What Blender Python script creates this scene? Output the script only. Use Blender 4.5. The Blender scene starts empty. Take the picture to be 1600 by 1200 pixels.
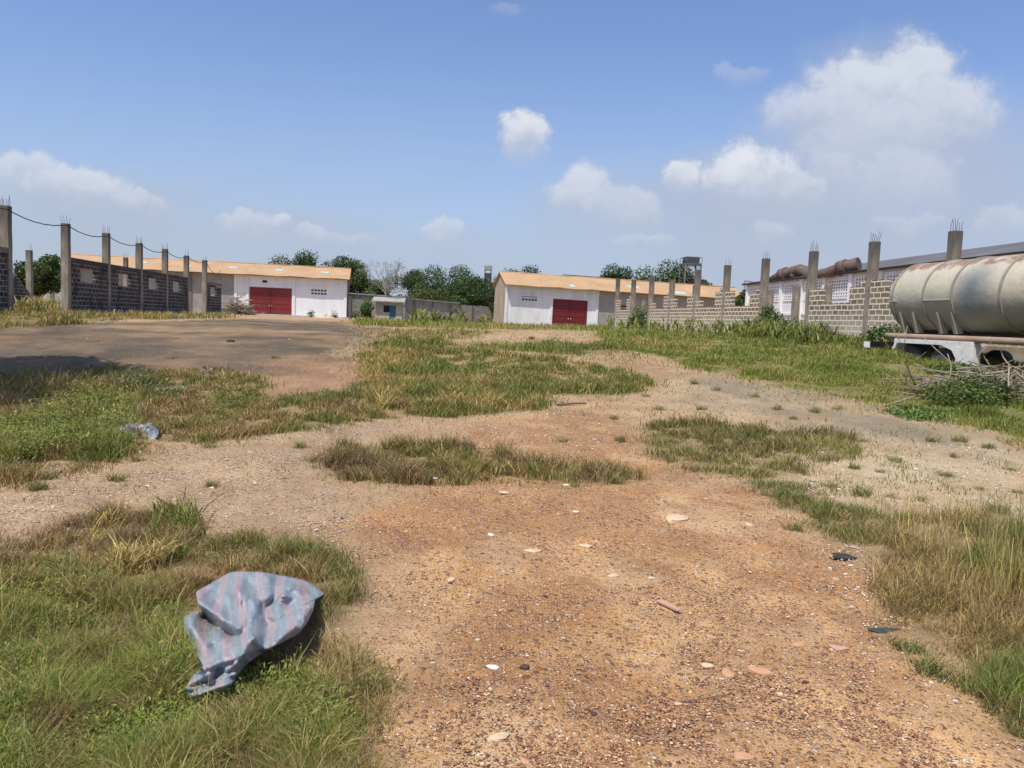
import bpy, math, random
import numpy as np
from mathutils import Vector, Matrix
rng = np.random.default_rng(7); random.seed(7)
PI = math.pi
S = bpy.context.scene
C = S.collection

# ---------------------------------------------------------------- camera, sky, sun, exposure
EYE = 1.55
F = 1180.0; ROLL = math.atan(.04); PITCH = math.atan(98.7/F)
cd = bpy.data.cameras.new('camera'); cam = bpy.data.objects.new('camera', cd); C.objects.link(cam)
cd.sensor_width = 36; cd.lens = 36*F/1600; cd.clip_start = .05; cd.clip_end = 6000
cam.location = (0, 0, EYE)
RM = Matrix.Rotation(PI/2-PITCH, 3, 'X') @ Matrix.Rotation(ROLL, 3, 'Z')
cam.rotation_euler = RM.to_euler()
S.camera = cam
RN = np.array(RM)

SUNDIR = Vector((-.92, -1.32, 3.1)).normalized()        # towards the sun
sl = bpy.data.lights.new('sun', 'SUN'); sl.energy = 4.8; sl.angle = math.radians(.6); sl.color = (1, .95, .87)
so = bpy.data.objects.new('sun', sl); C.objects.link(so)
so.rotation_euler = (-SUNDIR).to_track_quat('-Z', 'Y').to_euler()

W = bpy.data.worlds.new('World'); S.world = W; W.use_nodes = True
def build_sky():
    nt = W.node_tree; N = nt.nodes; L = nt.links
    bg = N['Background']; bg.inputs[1].default_value = .125
    sky = N.new('ShaderNodeTexSky'); sky.sky_type = 'NISHITA'; sky.sun_disc = False
    sky.sun_elevation = math.asin(SUNDIR.z); sky.sun_rotation = math.atan2(SUNDIR.x, SUNDIR.y)
    sky.air_density = 1.0; sky.dust_density = 1.3; sky.ozone_density = 2.5; sky.altitude = 50
    tint = N.new('ShaderNodeMix'); tint.data_type = 'RGBA'; tint.blend_type = 'MULTIPLY'; tint.inputs[0].default_value = 1
    tint.inputs[7].default_value = (1.15, 1.18, 1.36, 1)
    L.new(sky.outputs[0], tint.inputs[6])
    tc = N.new('ShaderNodeTexCoord'); sp = N.new('ShaderNodeSeparateXYZ'); L.new(tc.outputs['Generated'], sp.inputs[0])
    def M(op, a, b=None, c=None, clamp=False):
        n = N.new('ShaderNodeMath'); n.operation = op; n.use_clamp = clamp
        for i, v in enumerate((a, b, c)):
            if v is None: continue
            if isinstance(v, (int, float)): n.inputs[i].default_value = v
            else: L.new(v, n.inputs[i])
        return n.outputs[0]
    y = M('MAXIMUM', sp.outputs[1], .05)
    px = M('DIVIDE', sp.outputs[0], y); pz = M('DIVIDE', sp.outputs[2], y)
    cb = N.new('ShaderNodeCombineXYZ'); L.new(px, cb.inputs[0]); L.new(pz, cb.inputs[1])
    def noise(scale, det, rough, off=0):
        n = N.new('ShaderNodeTexNoise'); n.inputs['Scale'].default_value = scale; n.inputs['Detail'].default_value = det
        n.inputs['Roughness'].default_value = rough
        a = N.new('ShaderNodeVectorMath'); a.operation = 'ADD'; L.new(cb.outputs[0], a.inputs[0]); a.inputs[1].default_value = (off, off*.7, 0)
        L.new(a.outputs[0], n.inputs[0]); return n.outputs[0]
    wx = M('MULTIPLY', M('SUBTRACT', noise(16, 6, .62, 3.1), .5), .075)
    wz = M('MULTIPLY', M('SUBTRACT', noise(18, 6, .62, 9.7), .5), .06)
    X = M('ADD', px, wx); Z = M('ADD', pz, wz)
    def ss(v, a, b, lo=0, hi=1):
        n = N.new('ShaderNodeMapRange'); n.interpolation_type = 'SMOOTHSTEP'; L.new(v, n.inputs[0])
        for i, q in enumerate((a, b, lo, hi)): n.inputs[i+1].default_value = q
        return n.outputs[0]
    puff = noise(30, 6, .65, 1.3); soft = noise(7, 4, .55, 5.5)
    # cumulus lobes: direction (x, z as tangents), half widths, opacity
    lobes = [(.53,.338,.062,.045,.86), (.475,.315,.09,.046,.84), (.42,.283,.08,.040,.72), (.56,.298,.085,.046,.78), (.49,.272,.12,.040,.7), (.425,.208,.05,.040,.58), (.515,.205,.08,.046,.6), (.47,.235,.11,.045,.5),
             (.315,.205,.062,.036,.97), (.36,.19,.055,.03,.7), (.228,.196,.030,.021,.9), (.102,.176,.045,.033,.8), (.15,.156,.065,.028,.62), (.025,.242,.032,.030,.95),
             (-.655,.168,.060,.026,.72), (-.60,.158,.060,.022,.75), (-.55,.152,.055,.022,.78), (-.495,.138,.042,.014,.6), (-.352,.112,.034,.016,.6), (-.314,.118,.020,.012,.7), (-.275,.102,.024,.015,.55),
             (-.085,.118,.028,.018,.6), (.178,.112,.042,.011,.45), (.34,.132,.028,.013,.5), (.525,.148,.05,.012,.45), (.645,.158,.045,.018,.5), (-.225,.098,.045,.010,.4), (.305,.330,.032,.011,.30), (.01,.392,.028,.007,.22)]
    alpha = None; lit = None
    for (bx, bz, rx, rz, st) in lobes:
        if bx > -.1: bx -= .006+.07*bz
        dx = M('DIVIDE', M('SUBTRACT', X, bx), rx*1.18); dz = M('DIVIDE', M('SUBTRACT', Z, bz), rz*1.18)
        dl = M('MULTIPLY', M('MINIMUM', dz, 0.0), .62); dd = M('ADD', M('MAXIMUM', dz, 0.0), dl)
        q = M('SUBTRACT', 1.0, M('ADD', M('MULTIPLY', dx, dx), M('MULTIPLY', dd, dd)))
        q = M('ADD', q, M('MULTIPLY', M('SUBTRACT', puff, .5), 1.1))
        al = M('MULTIPLY', ss(q, .0, .75), M('MULTIPLY', ss(dz, -1.7, .15), st))
        br = M('MULTIPLY', al, ss(M('ADD', dz, M('MULTIPLY', M('SUBTRACT', puff, .5), 1.6)), -1.1, .7))
        alpha = al if alpha is None else M('MAXIMUM', alpha, al); lit = br if lit is None else M('MAXIMUM', lit, br)
    hz = None
    for (bx, bz, rx, rz, st) in [(.50,.20,.28,.17,.72), (.36,.13,.38,.13,.72), (.62,.12,.22,.10,.6), (.12,.13,.16,.08,.5), (-.55,.11,.24,.08,.55), (-.30,.09,.22,.06,.5), (-.06,.08,.2,.05,.4), (.46,.33,.13,.075,.4)]:
        dx = M('DIVIDE', M('SUBTRACT', X, bx), rx); dz = M('DIVIDE', M('SUBTRACT', Z, bz), rz)
        v = M('MULTIPLY', ss(M('SUBTRACT', 1.0, M('ADD', M('MULTIPLY', dx, dx), M('MULTIPLY', dz, dz))), 0, 1), st)
        hz = v if hz is None else M('MAXIMUM', hz, v)
    hz = M('MULTIPLY', hz, M('ADD', .55, M('MULTIPLY', soft, .9)), None, True)
    # thin milky veil near the horizon
    veil = N.new('ShaderNodeMapRange'); veil.interpolation_type = 'SMOOTHSTEP'; L.new(pz, veil.inputs[0])
    veil.inputs[1].default_value = .39; veil.inputs[2].default_value = -.02; veil.inputs[3].default_value = 0; veil.inputs[4].default_value = 1
    vn = M('MULTIPLY', veil.outputs[0], M('ADD', .50, M('MULTIPLY', noise(5, 5, .6, 6.2), .55)), None, True)
    vm = N.new('ShaderNodeMix'); vm.data_type = 'RGBA'; L.new(vn, vm.inputs[0]); L.new(tint.outputs[2], vm.inputs[6]); vm.inputs[7].default_value = (3.45, 4.1, 5.2, 1)
    hm = N.new('ShaderNodeMix'); hm.data_type = 'RGBA'; L.new(hz, hm.inputs[0]); L.new(vm.outputs[2], hm.inputs[6]); hm.inputs[7].default_value = (3.6, 4.05, 5.05, 1)
    sh = N.new('ShaderNodeMix'); sh.data_type = 'RGBA'; sh.inputs[6].default_value = (3.95, 4.35, 5.3, 1); sh.inputs[7].default_value = (6.2, 6.45, 7.0, 1); L.new(lit, sh.inputs[0])
    mx = N.new('ShaderNodeMix'); mx.data_type = 'RGBA'; L.new(alpha, mx.inputs[0]); L.new(hm.outputs[2], mx.inputs[6]); L.new(sh.outputs[2], mx.inputs[7])
    L.new(mx.outputs[2], bg.inputs[0])
build_sky()
S.view_settings.view_transform = 'Standard'; S.view_settings.look = 'None'; S.view_settings.gamma = 1
S.view_settings.exposure = 0.0

# ---------------------------------------------------------------- maths helpers
def sm(a, b, x):
    t = np.clip((np.asarray(x, float)-a)/(b-a), 0, 1); return t*t*(3-2*t)
def hash2(ix, iy, s):
    h = (ix.astype(np.int64)*374761393 + iy.astype(np.int64)*668265263 + s*2147483647) & 0xffffffff
    h = ((h ^ (h >> 13))*1274126177) & 0xffffffff
    return ((h ^ (h >> 16)) & 0xffffff)/float(0xffffff)
def vnoise(x, y, s=0):
    x = np.asarray(x, float); y = np.asarray(y, float)
    ix = np.floor(x); iy = np.floor(y); fx = x-ix; fy = y-iy; fx = fx*fx*(3-2*fx); fy = fy*fy*(3-2*fy)
    a = hash2(ix, iy, s); b = hash2(ix+1, iy, s); c = hash2(ix, iy+1, s); d = hash2(ix+1, iy+1, s)
    return (a*(1-fx)+b*fx)*(1-fy)+(c*(1-fx)+d*fx)*fy
def fbm(x, y, s=0, o=4):
    v = 0; a = .5; t = 0
    for k in range(o):
        v = v+a*vnoise(x*2**k, y*2**k, s+k*17); t += a; a *= .55
    return v/t
def terr(x, y):
    x = np.asarray(x, float); y = np.asarray(y, float)
    c = x+.131*y
    w = sm(4, 12, c)
    z = sm(7, 30, y)*1.15*(1-w)+sm(5, 30, y)*1.30*w
    z = z-(.2+.12*w)*sm(60, 100, y)
    near = 1-sm(25, 60, np.hypot(x, y))
    z = z+near*(.10*(vnoise(x*.45+3, y*.45+8, 5)-.5)+.035*(vnoise(x*1.7, y*1.7, 9)-.5))*sm(0, 3, np.hypot(x, y))
    return z
def zt(x, y): return float(terr(x, y))
def rays(u, v):
    u = np.asarray(u, float); v = np.asarray(v, float)
    l = np.stack([(u-800)/F, -(v-600)/F, -np.ones_like(u)], -1); return l @ RN.T
TS = np.exp(np.linspace(math.log(1.0), math.log(400), 260))
def march(d):
    px = d[:, 0:1]*TS; py = d[:, 1:2]*TS; pz = EYE+d[:, 2:3]*TS
    g = pz-terr(px, py) < 0
    k = np.clip(np.argmax(g, 1), 1, len(TS)-1); k[~g.any(1)] = len(TS)-1
    lo = TS[k-1]; hi = TS[k]
    for _ in range(12):
        m = (lo+hi)/2; below = EYE+d[:, 2]*m < terr(d[:, 0]*m, d[:, 1]*m)
        hi = np.where(below, m, hi); lo = np.where(below, lo, m)
    return (lo+hi)/2
def yhor(u): return 495+.04*(np.asarray(u, float)-645)
GU = np.arange(-1100, 2500, 12.); GW = np.exp(np.linspace(math.log(3), math.log(1300), 170))
_U, _Wg = np.meshgrid(GU, GW); GT_ = np.empty(_U.size); _d = rays(_U.ravel(), (yhor(_U)+_Wg).ravel())
for _s in range(0, _U.size, 8000): GT_[_s:_s+8000] = 1/march(_d[_s:_s+8000])
GT_ = GT_.reshape(_U.shape)
def ground(u, v):
    u = np.atleast_1d(np.asarray(u, float)); v = np.atleast_1d(np.asarray(v, float)); w = np.clip(v-yhor(u), 3.01, 1290)
    fi = np.clip((u-GU[0])/12., 0, len(GU)-1.001); i = fi.astype(int); fi -= i
    fj = np.clip(np.log(w/3)/math.log(1300/3)*169, 0, 168.999); j = fj.astype(int); fj -= j
    q = (GT_[j, i]*(1-fi)+GT_[j, i+1]*fi)*(1-fj)+(GT_[j+1, i]*(1-fi)+GT_[j+1, i+1]*fi)*fj
    d = rays(u, v); x = d[:, 0]/q; y = d[:, 1]/q
    return np.stack([x, y, terr(x, y)], -1)
def at(u, v, y):                          # world point seen at photo pixel (u, v) at depth y
    d = rays(u, v); t = y/d[1]; return Vector((d[0]*t, y, EYE+d[2]*t))
def topix(x, y, z):
    l = np.stack([x, y, np.asarray(z)-EYE], -1) @ RN
    w = np.where(l[..., 2] < -.01, -l[..., 2], 1e-9)
    u = 800+F*l[..., 0]/w; v = 600-F*l[..., 1]/w
    bad = l[..., 2] > -.3
    return np.where(bad, -1e6, u), np.where(bad, 1e6, v)
def inpoly(u, v, P):
    r = np.zeros(u.shape, bool); n = len(P)
    for i in range(n):
        x1, y1 = P[i]; x2, y2 = P[(i+1) % n]
        if y1 == y2: continue
        c = ((y1 > v) != (y2 > v)) & (u < (x2-x1)*(v-y1)/(y2-y1)+x1); r ^= c
    return r

# ---------------------------------------------------------------- object helpers
def tag(o, label=None, cat=None, group=None, kind=None):
    if label: o['label'] = label
    if cat: o['category'] = cat
    if group: o['group'] = group
    if kind: o['kind'] = kind
    return o
def empty(name, loc, rz=0, label=None, cat=None, group=None):
    o = bpy.data.objects.new(name, None); C.objects.link(o); o.location = loc; o.rotation_euler = (0, 0, rz); o.empty_display_size = .2
    return tag(o, label, cat, group)
class MB:
    def __init__(s): s.v = []; s.f = []; s.sm = []
    def add(s, vs, fs, smooth=False):
        b = len(s.v); s.v += [tuple(x) for x in vs]; s.f += [tuple(i+b for i in f) for f in fs]; s.sm += [smooth]*len(fs)
    def box(s, x0, x1, y0, y1, z0, z1, M=None):
        vs = [Vector(p) for p in ((x0,y0,z0),(x1,y0,z0),(x1,y1,z0),(x0,y1,z0),(x0,y0,z1),(x1,y0,z1),(x1,y1,z1),(x0,y1,z1))]
        if M: vs = [M @ p for p in vs]
        s.add(vs, [(3,2,1,0),(4,5,6,7),(0,1,5,4),(1,2,6,5),(2,3,7,6),(3,0,4,7)])
    def tube(s, pts, rad, n=8, cap=True, smooth=True):
        pts = [Vector(p) for p in pts]
        if isinstance(rad, (int, float)): rad = [rad]*len(pts)
        vs = []; fs = []; up = None
        for i, p in enumerate(pts):
            t = (pts[min(i+1, len(pts)-1)]-pts[max(i-1, 0)]).normalized()
            if up is None: up = t.orthogonal().normalized()
            up = (up-t*up.dot(t)); up = up.normalized() if up.length > 1e-6 else t.orthogonal().normalized()
            b = t.cross(up)
            for k in range(n):
                a = 2*PI*k/n; vs.append(p+(up*math.cos(a)+b*math.sin(a))*rad[i])
        for i in range(len(pts)-1):
            for k in range(n):
                k2 = (k+1) % n; fs.append((i*n+k, i*n+k2, (i+1)*n+k2, (i+1)*n+k))
        s.add(vs, fs, smooth)
        if cap:
            b = len(s.v)-len(vs); s.f.append(tuple(b+k for k in reversed(range(n)))); s.sm.append(False)
            e = b+(len(pts)-1)*n; s.f.append(tuple(e+k for k in range(n))); s.sm.append(False)
    def prism(s, outline, y0, y1):            # outline in x,z extruded along y
        n = len(outline)
        vs = [(x, y0, z) for x, z in outline]+[(x, y1, z) for x, z in outline]
        fs = [tuple(range(n)), tuple(reversed(range(n, 2*n)))]+[(i, i+n, (i+1) % n+n, (i+1) % n) for i in range(n)]
        s.add(vs, fs)
    def build(s, name, m, parent=None, bevel=0):
        me = bpy.data.meshes.new(name); me.from_pydata(s.v, [], s.f); me.materials.append(m)
        me.polygons.foreach_set('use_smooth', s.sm); me.update()
        o = bpy.data.objects.new(name, me); C.objects.link(o)
        if parent: o.parent = parent
        if bevel:
            b = o.modifiers.new('bevel', 'BEVEL'); b.width = bevel; b.segments = 2; b.limit_method = 'ANGLE'
        return o
def npmesh(name, V, loops, sizes, m, col=None, smooth=False, parent=None, flts=None):
    me = bpy.data.meshes.new(name); V = np.asarray(V, np.float32)
    me.vertices.add(len(V)); me.vertices.foreach_set('co', V.ravel())
    loops = np.asarray(loops, np.int32).ravel(); sizes = np.asarray(sizes, np.int32)
    me.loops.add(len(loops)); me.loops.foreach_set('vertex_index', loops)
    me.polygons.add(len(sizes)); st = np.concatenate([[0], np.cumsum(sizes)[:-1]]).astype(np.int32)
    me.polygons.foreach_set('loop_start', st)
    if smooth: me.polygons.foreach_set('use_smooth', np.ones(len(sizes), bool))
    if col is not None:
        a = me.color_attributes.new('col', 'FLOAT_COLOR', 'POINT')
        c = np.ones((len(V), 4), np.float32); c[:, :3] = col; a.data.foreach_set('color', c.ravel())
    for k, arr in (flts or {}).items():
        a = me.attributes.new(k, 'FLOAT', 'POINT'); a.data.foreach_set('value', np.asarray(arr, np.float32))
    me.materials.append(m); me.update(calc_edges=True); me.validate()
    o = bpy.data.objects.new(name, me); C.objects.link(o)
    if parent: o.parent = parent
    return o

# ---------------------------------------------------------------- materials
class NT:
    def __init__(s, name):
        s.m = bpy.data.materials.new(name); s.m.use_nodes = True; s.t = s.m.node_tree; s.N = s.t.nodes; s.L = s.t.links; s.b = s.N['Principled BSDF']
        s.tc = s.N.new('ShaderNodeTexCoord')
    def link(s, a, b): s.L.new(a, b)
    def val(s, n, i, v):
        if v is None: return
        if hasattr(v, 'is_linked'): s.L.new(v, n.inputs[i])
        else: n.inputs[i].default_value = v
    def math(s, op, a, b=None, c=None, clamp=False):
        n = s.N.new('ShaderNodeMath'); n.operation = op; n.use_clamp = clamp
        s.val(n, 0, a); s.val(n, 1, b); s.val(n, 2, c); return n.outputs[0]
    def mapping(s, scale=(1,1,1), vec=None, loc=(0,0,0)):
        n = s.N.new('ShaderNodeMapping'); n.inputs['Scale'].default_value = scale; n.inputs['Location'].default_value = loc
        s.L.new(vec or s.tc.outputs['Object'], n.inputs[0]); return n.outputs[0]
    def noise(s, scale, det=4, rough=.55, vec=None):
        n = s.N.new('ShaderNodeTexNoise'); n.inputs['Scale'].default_value = scale; n.inputs['Detail'].default_value = det; n.inputs['Roughness'].default_value = rough
        s.L.new(vec or s.tc.outputs['Object'], n.inputs[0]); return n.outputs[0]
    def ramp(s, f, stops):
        n = s.N.new('ShaderNodeValToRGB'); s.L.new(f, n.inputs[0]); e = n.color_ramp.elements
        while len(e) < len(stops): e.new(.5)
        for i, (p, c) in enumerate(stops):
            e[i].position = p; e[i].color = (c if not isinstance(c, (int, float)) else (c, c, c)) + ((1,) if not isinstance(c, (int, float)) else (1,)) if not isinstance(c, (int, float)) else (c, c, c, 1)
        return n.outputs[0]
    def mix(s, f, a, b, mode='MIX'):
        n = s.N.new('ShaderNodeMix'); n.data_type = 'RGBA'; n.blend_type = mode
        for i, v in ((0, f), (6, a), (7, b)):
            if hasattr(v, 'is_linked'): s.L.new(v, n.inputs[i])
            elif i == 0: n.inputs[0].default_value = v
            else: n.inputs[i].default_value = (*v, 1) if len(v) == 3 else v
        return n.outputs[2]
    def attr(s, name):
        n = s.N.new('ShaderNodeAttribute'); n.attribute_name = name; return n
    def bump(s, h, dist=.01, st=.6, prev=None):
        n = s.N.new('ShaderNodeBump'); n.inputs['Strength'].default_value = st; n.inputs['Distance'].default_value = dist
        s.L.new(h, n.inputs['Height'])
        if prev: s.L.new(prev, n.inputs['Normal'])
        s.L.new(n.outputs[0], s.b.inputs['Normal']); return n.outputs[0]
    def done(s, col, rough=.8, spec=.3, metal=0):
        s.val(s.b, 'Base Color', col if hasattr(col, 'is_linked') else (*col, 1)); s.val(s.b, 'Roughness', rough)
        s.b.inputs['Specular IOR Level'].default_value = spec; s.b.inputs['Metallic'].default_value = metal; return s.m

def m_mottle(name, c1, c2, scale=2.0, rough=.85, bump=.004, streak=False, spec=.25, fine=40, c3=None):
    n = NT(name); v = n.mapping((1, 1, .18)) if streak else n.tc.outputs['Object']
    a = n.noise(scale, 6, .62, v); f = n.ramp(a, [(.36, 0.), (.64, 1.)])
    col = n.mix(f, c1, c2)
    g = n.noise(fine, 3, .6); col = n.mix(.35, col, n.ramp(g, [(.3, .5), (.7, 1.)]), 'MULTIPLY')
    if c3:
        h = n.ramp(n.noise(scale*2.3, 5, .7, n.mapping((1,1,.5), loc=(4,2,7))), [(.58, 0.), (.68, 1.)]); col = n.mix(h, col, c3)
    if bump: n.bump(g, bump)
    return n.done(col, rough, spec)

def m_foliage(name, trans=.35, rough=.55, satmul=1.0):
    n = NT(name); a = n.attr('col'); c = a.outputs['Color']
    n.L.new(c, n.b.inputs['Base Color']); n.b.inputs['Roughness'].default_value = rough; n.b.inputs['Specular IOR Level'].default_value = .25
    tr = n.N.new('ShaderNodeBsdfTranslucent'); mx = n.N.new('ShaderNodeMixShader'); mx.inputs[0].default_value = trans
    n.L.new(n.mix(1.0, c, (1.15, 1.1, .55), 'MULTIPLY'), tr.inputs[0])
    n.L.new(n.b.outputs[0], mx.inputs[1]); n.L.new(tr.outputs[0], mx.inputs[2]); n.L.new(mx.outputs[0], n.N['Material Output'].inputs[0])
    return n.m
M_GRASS = m_foliage('grass_blades', .22, .6)
M_LEAF = m_foliage('tree_leaves', .22, .5)

def m_blocks(name, block, block2, mortar, stainc, stain_lo, stain_hi, dirt=None, mort=.02):
    """sandcrete block wall; local x runs along the wall, z up"""
    n = NT(name); sp = n.N.new('ShaderNodeSeparateXYZ'); n.L.new(n.tc.outputs['Object'], sp.inputs[0])
    cb = n.N.new('ShaderNodeCombineXYZ'); n.L.new(sp.outputs[0], cb.inputs[0]); n.L.new(sp.outputs[2], cb.inputs[1])
    wob = n.N.new('ShaderNodeTexNoise'); wob.inputs['Scale'].default_value = 2.2; wob.inputs['Detail'].default_value = 3; n.L.new(cb.outputs[0], wob.inputs[0])
    vm = n.N.new('ShaderNodeVectorMath'); vm.operation = 'MULTIPLY_ADD'; n.L.new(wob.outputs['Color'], vm.inputs[0]); vm.inputs[1].default_value = (.05, .05, 0); n.L.new(cb.outputs[0], vm.inputs[2])
    br = n.N.new('ShaderNodeTexBrick'); n.L.new(vm.outputs[0], br.inputs[0]); br.inputs['Scale'].default_value = 1
    br.inputs['Brick Width'].default_value = .40; br.inputs['Row Height'].default_value = .205; br.inputs['Mortar Size'].default_value = mort; br.inputs['Mortar Smooth'].default_value = .35
    br.inputs['Color1'].default_value = (*block, 1); br.inputs['Color2'].default_value = (*block2, 1); br.inputs['Mortar'].default_value = (*mortar, 1); br.inputs['Bias'].default_value = -.1
    col = br.outputs['Color']
    no = n.noise(3.2, 6, .65); zz = n.math('ADD', sp.outputs[2], n.math('MULTIPLY', n.math('SUBTRACT', no, .5), 1.6))
    mr = n.N.new('ShaderNodeMapRange'); n.L.new(zz, mr.inputs[0]); mr.inputs[1].default_value = stain_hi; mr.inputs[2].default_value = stain_lo
    st = n.math('MULTIPLY', mr.outputs[0], n.math('ADD', .35, n.math('MULTIPLY', n.noise(9, 5, .7), .8)), None, True)
    col = n.mix(st, col, stainc)
    g = n.noise(30, 4, .7); col = n.mix(.5, col, n.ramp(g, [(.3, .45), (.7, 1.)]), 'MULTIPLY')
    if dirt:
        dd = n.ramp(n.noise(1.3, 6, .7, n.mapping((1, 1, .6), loc=(9, 1, 3))), [(.5, 0.), (.62, 1.)]); col = n.mix(n.math('MULTIPLY', dd, .8), col, dirt)
    h = n.math('MULTIPLY_ADD', br.outputs['Fac'], .6, n.math('MULTIPLY', g, .4)); n.bump(h, .02, .7)
    return n.done(col, .92, .15)
M_BLOCK_R = m_blocks('pale_mortared_blocks', (.21,.16,.105), (.34,.265,.175), (.78,.70,.55), (.76,.69,.54), .05, 1.2, None, .03)
M_BLOCK_L = m_blocks('dark_blocks', (.055,.05,.045), (.11,.10,.09), (.40,.37,.33), (.30,.28,.25), -.2, .35, (.035,.032,.03), .018)  # near-black blocks with paler mortar, for the left walls
M_BLOCK_G = m_blocks('grey_blocks', (.34,.32,.28), (.40,.375,.33), (.46,.43,.38), (.58,.54,.46), -.5, .6, (.25,.235,.205), .012)
M_BLOCK_W = m_blocks('old_boundary_blocks', (.34,.31,.26), (.46,.42,.36), (.48,.45,.38), (.5,.46,.38), -.3, .4, (.2,.19,.16), .014)
M_CONC = m_mottle('column_concrete', (.26,.225,.18), (.17,.148,.122), 1.6, .93, .01, True, .1, 22)
def m_column():
    n = NT('weathered_column'); sp = n.N.new('ShaderNodeSeparateXYZ'); n.L.new(n.tc.outputs['Object'], sp.inputs[0])
    a = n.noise(2.5, 6, .65, n.mapping((2.2, 2.2, .5))); col = n.mix(n.ramp(a, [(.38, 0.), (.62, 1.)]), (.38,.32,.245), (.22,.19,.15))
    top = n.N.new('ShaderNodeMapRange'); n.L.new(n.math('ADD', sp.outputs[2], n.math('MULTIPLY', n.noise(2, 5, .7, n.mapping((3,3,1))), 1.6)), top.inputs[0]); top.inputs[1].default_value = 3.2; top.inputs[2].default_value = 4.5
    col = n.mix(n.math('MULTIPLY', top.outputs[0], .75), col, (.085,.078,.07))
    g = n.noise(35, 4, .7); col = n.mix(.45, col, n.ramp(g, [(.3, .5), (.7, 1.)]), 'MULTIPLY'); n.bump(g, .012, .7)
    return n.done(col, .93, .12)
M_COL = m_column()
M_REBAR = m_mottle('rusty_rebar', (.10,.065,.045), (.16,.12,.10), 8, .8, 0)
M_WHITE = m_mottle('white_paint', (.88,.87,.85), (.78,.77,.74), .8, .8, .003, True, .2, 9, (.66,.62,.55))
M_WHITE2 = m_mottle('streaked_white_paint', (.82,.82,.79), (.68,.68,.64), .9, .85, .003, True, .2, 14, (.5,.49,.43))
M_RED = m_mottle('dark_red_steel', (.25,.026,.022), (.18,.022,.018), .7, .5, .003, True, .4, 6)
M_RED2 = m_mottle('maroon_steel', (.18,.016,.018), (.13,.014,.016), .7, .55, .003, True, .4, 6)
M_DARK = m_mottle('dark_void', (.02,.02,.022), (.03,.03,.03), 3, .9, 0)
M_BLUE = m_mottle('faded_blue_paint', (.06,.17,.25), (.05,.13,.20), 2, .6, 0)
M_CREAM = m_mottle('dull_cream_plaster', (.55,.52,.45), (.42,.40,.34), 1.2, .9, .003)
M_TANPL = m_mottle('stained_tan_plaster', (.48,.40,.29), (.33,.27,.19), 1.1, .92, .006, True, .15, 12, (.2,.16,.12))
M_SHEET = m_mottle('weathered_sheet', (.42,.41,.37), (.30,.29,.26), 1.5, .8, .004)
M_GREY = m_mottle('dark_grey_sheet', (.06,.065,.07), (.09,.09,.095), 1.2, .6, .003)
M_BLACK = m_mottle('black_steel', (.015,.015,.016), (.03,.028,.027), 3, .5, .002)
M_STEEL = m_mottle('grey_steel', (.10,.10,.10), (.16,.15,.14), 2, .6, 0)
M_RUST = m_mottle('brown_rusted_duct', (.115,.08,.065), (.175,.12,.095), 1.5, .75, .004, False, .25, 12)
M_BARK = m_mottle('bark', (.13,.10,.075), (.20,.165,.125), 3, .95, .02)
M_DRYBR = m_mottle('bleached_branch', (.44,.37,.28), (.28,.23,.165), 4, .85, .003)
M_DRYBR2 = m_mottle('grey_brown_stick', (.21,.165,.125), (.13,.10,.075), 4, .9, .003)
def m_roof(name, c1, c2, ax=0, wl=.18):
    n = NT(name); sp = n.N.new('ShaderNodeSeparateXYZ'); n.L.new(n.tc.outputs['Object'], sp.inputs[0])
    a = n.noise(.35, 6, .65); col = n.mix(n.ramp(a, [(.35, 0.), (.66, 1.)]), c1, c2)
    s2 = n.noise(1.2, 5, .7, n.mapping((1.5, .25, 1))); col = n.mix(.35, col, n.ramp(s2, [(.3, .68), (.6, 1.)]), 'MULTIPLY')
    h = n.math('SINE', n.math('MULTIPLY', sp.outputs[ax], 2*PI/wl)); n.bump(h, .018, .5)
    return n.done(col, .8, .2)
M_ROOF = m_roof('tan_corrugated_sheet', (.50,.325,.18), (.42,.27,.145))
M_ROOF2 = m_roof('grey_corrugated_sheet', (.10,.10,.105), (.16,.15,.15), 1)
M_SKYL = m_mottle('milky_skylight', (.46,.56,.50), (.55,.60,.55), 2, .35, 0)

# ---------------------------------------------------------------- zones of the ground (photo pixels of the yard map)
Z_ASPH = [(-900,520),(0,500),(200,503),(380,498),(560,503),(600,516),(575,530),(560,560),(540,590),(470,604),(350,585),(180,585),(0,605),(-900,760)]
Z_RED = [(600,790),(700,752),(1010,742),(1180,770),(1290,815),(1350,880),(1395,960),(1470,1080),(1580,1220),(1700,1500),(600,1500),(640,1200),(610,1020),(590,900)]
Z_RED2 = [(690,690),(760,655),(900,645),(990,660),(1010,700),(1030,745),(850,745),(700,735)]
Z_RED3 = [(380,600),(450,560),(560,560),(565,605),(460,640),(380,635)]
Z_GREYR = [(1010,600),(1100,585),(1250,600),(1400,630),(1540,665),(1640,690),(1640,720),(1400,700),(1200,660),(1020,630)]
Z_PALE = [(1180,690),(1300,650),(1640,700),(1640,850),(1400,800),(1270,790),(1190,760)]
Z_LROAD = [(-300,760),(0,752),(170,725),(340,690),(600,660),(700,655),(560,720),(500,760),(540,840),(300,830),(60,840),(-300,900)]
Z_FAR = [(560,512),(1000,520),(1000,560),(1090,585),(1010,600),(900,560),(700,535),(600,530)]
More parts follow.
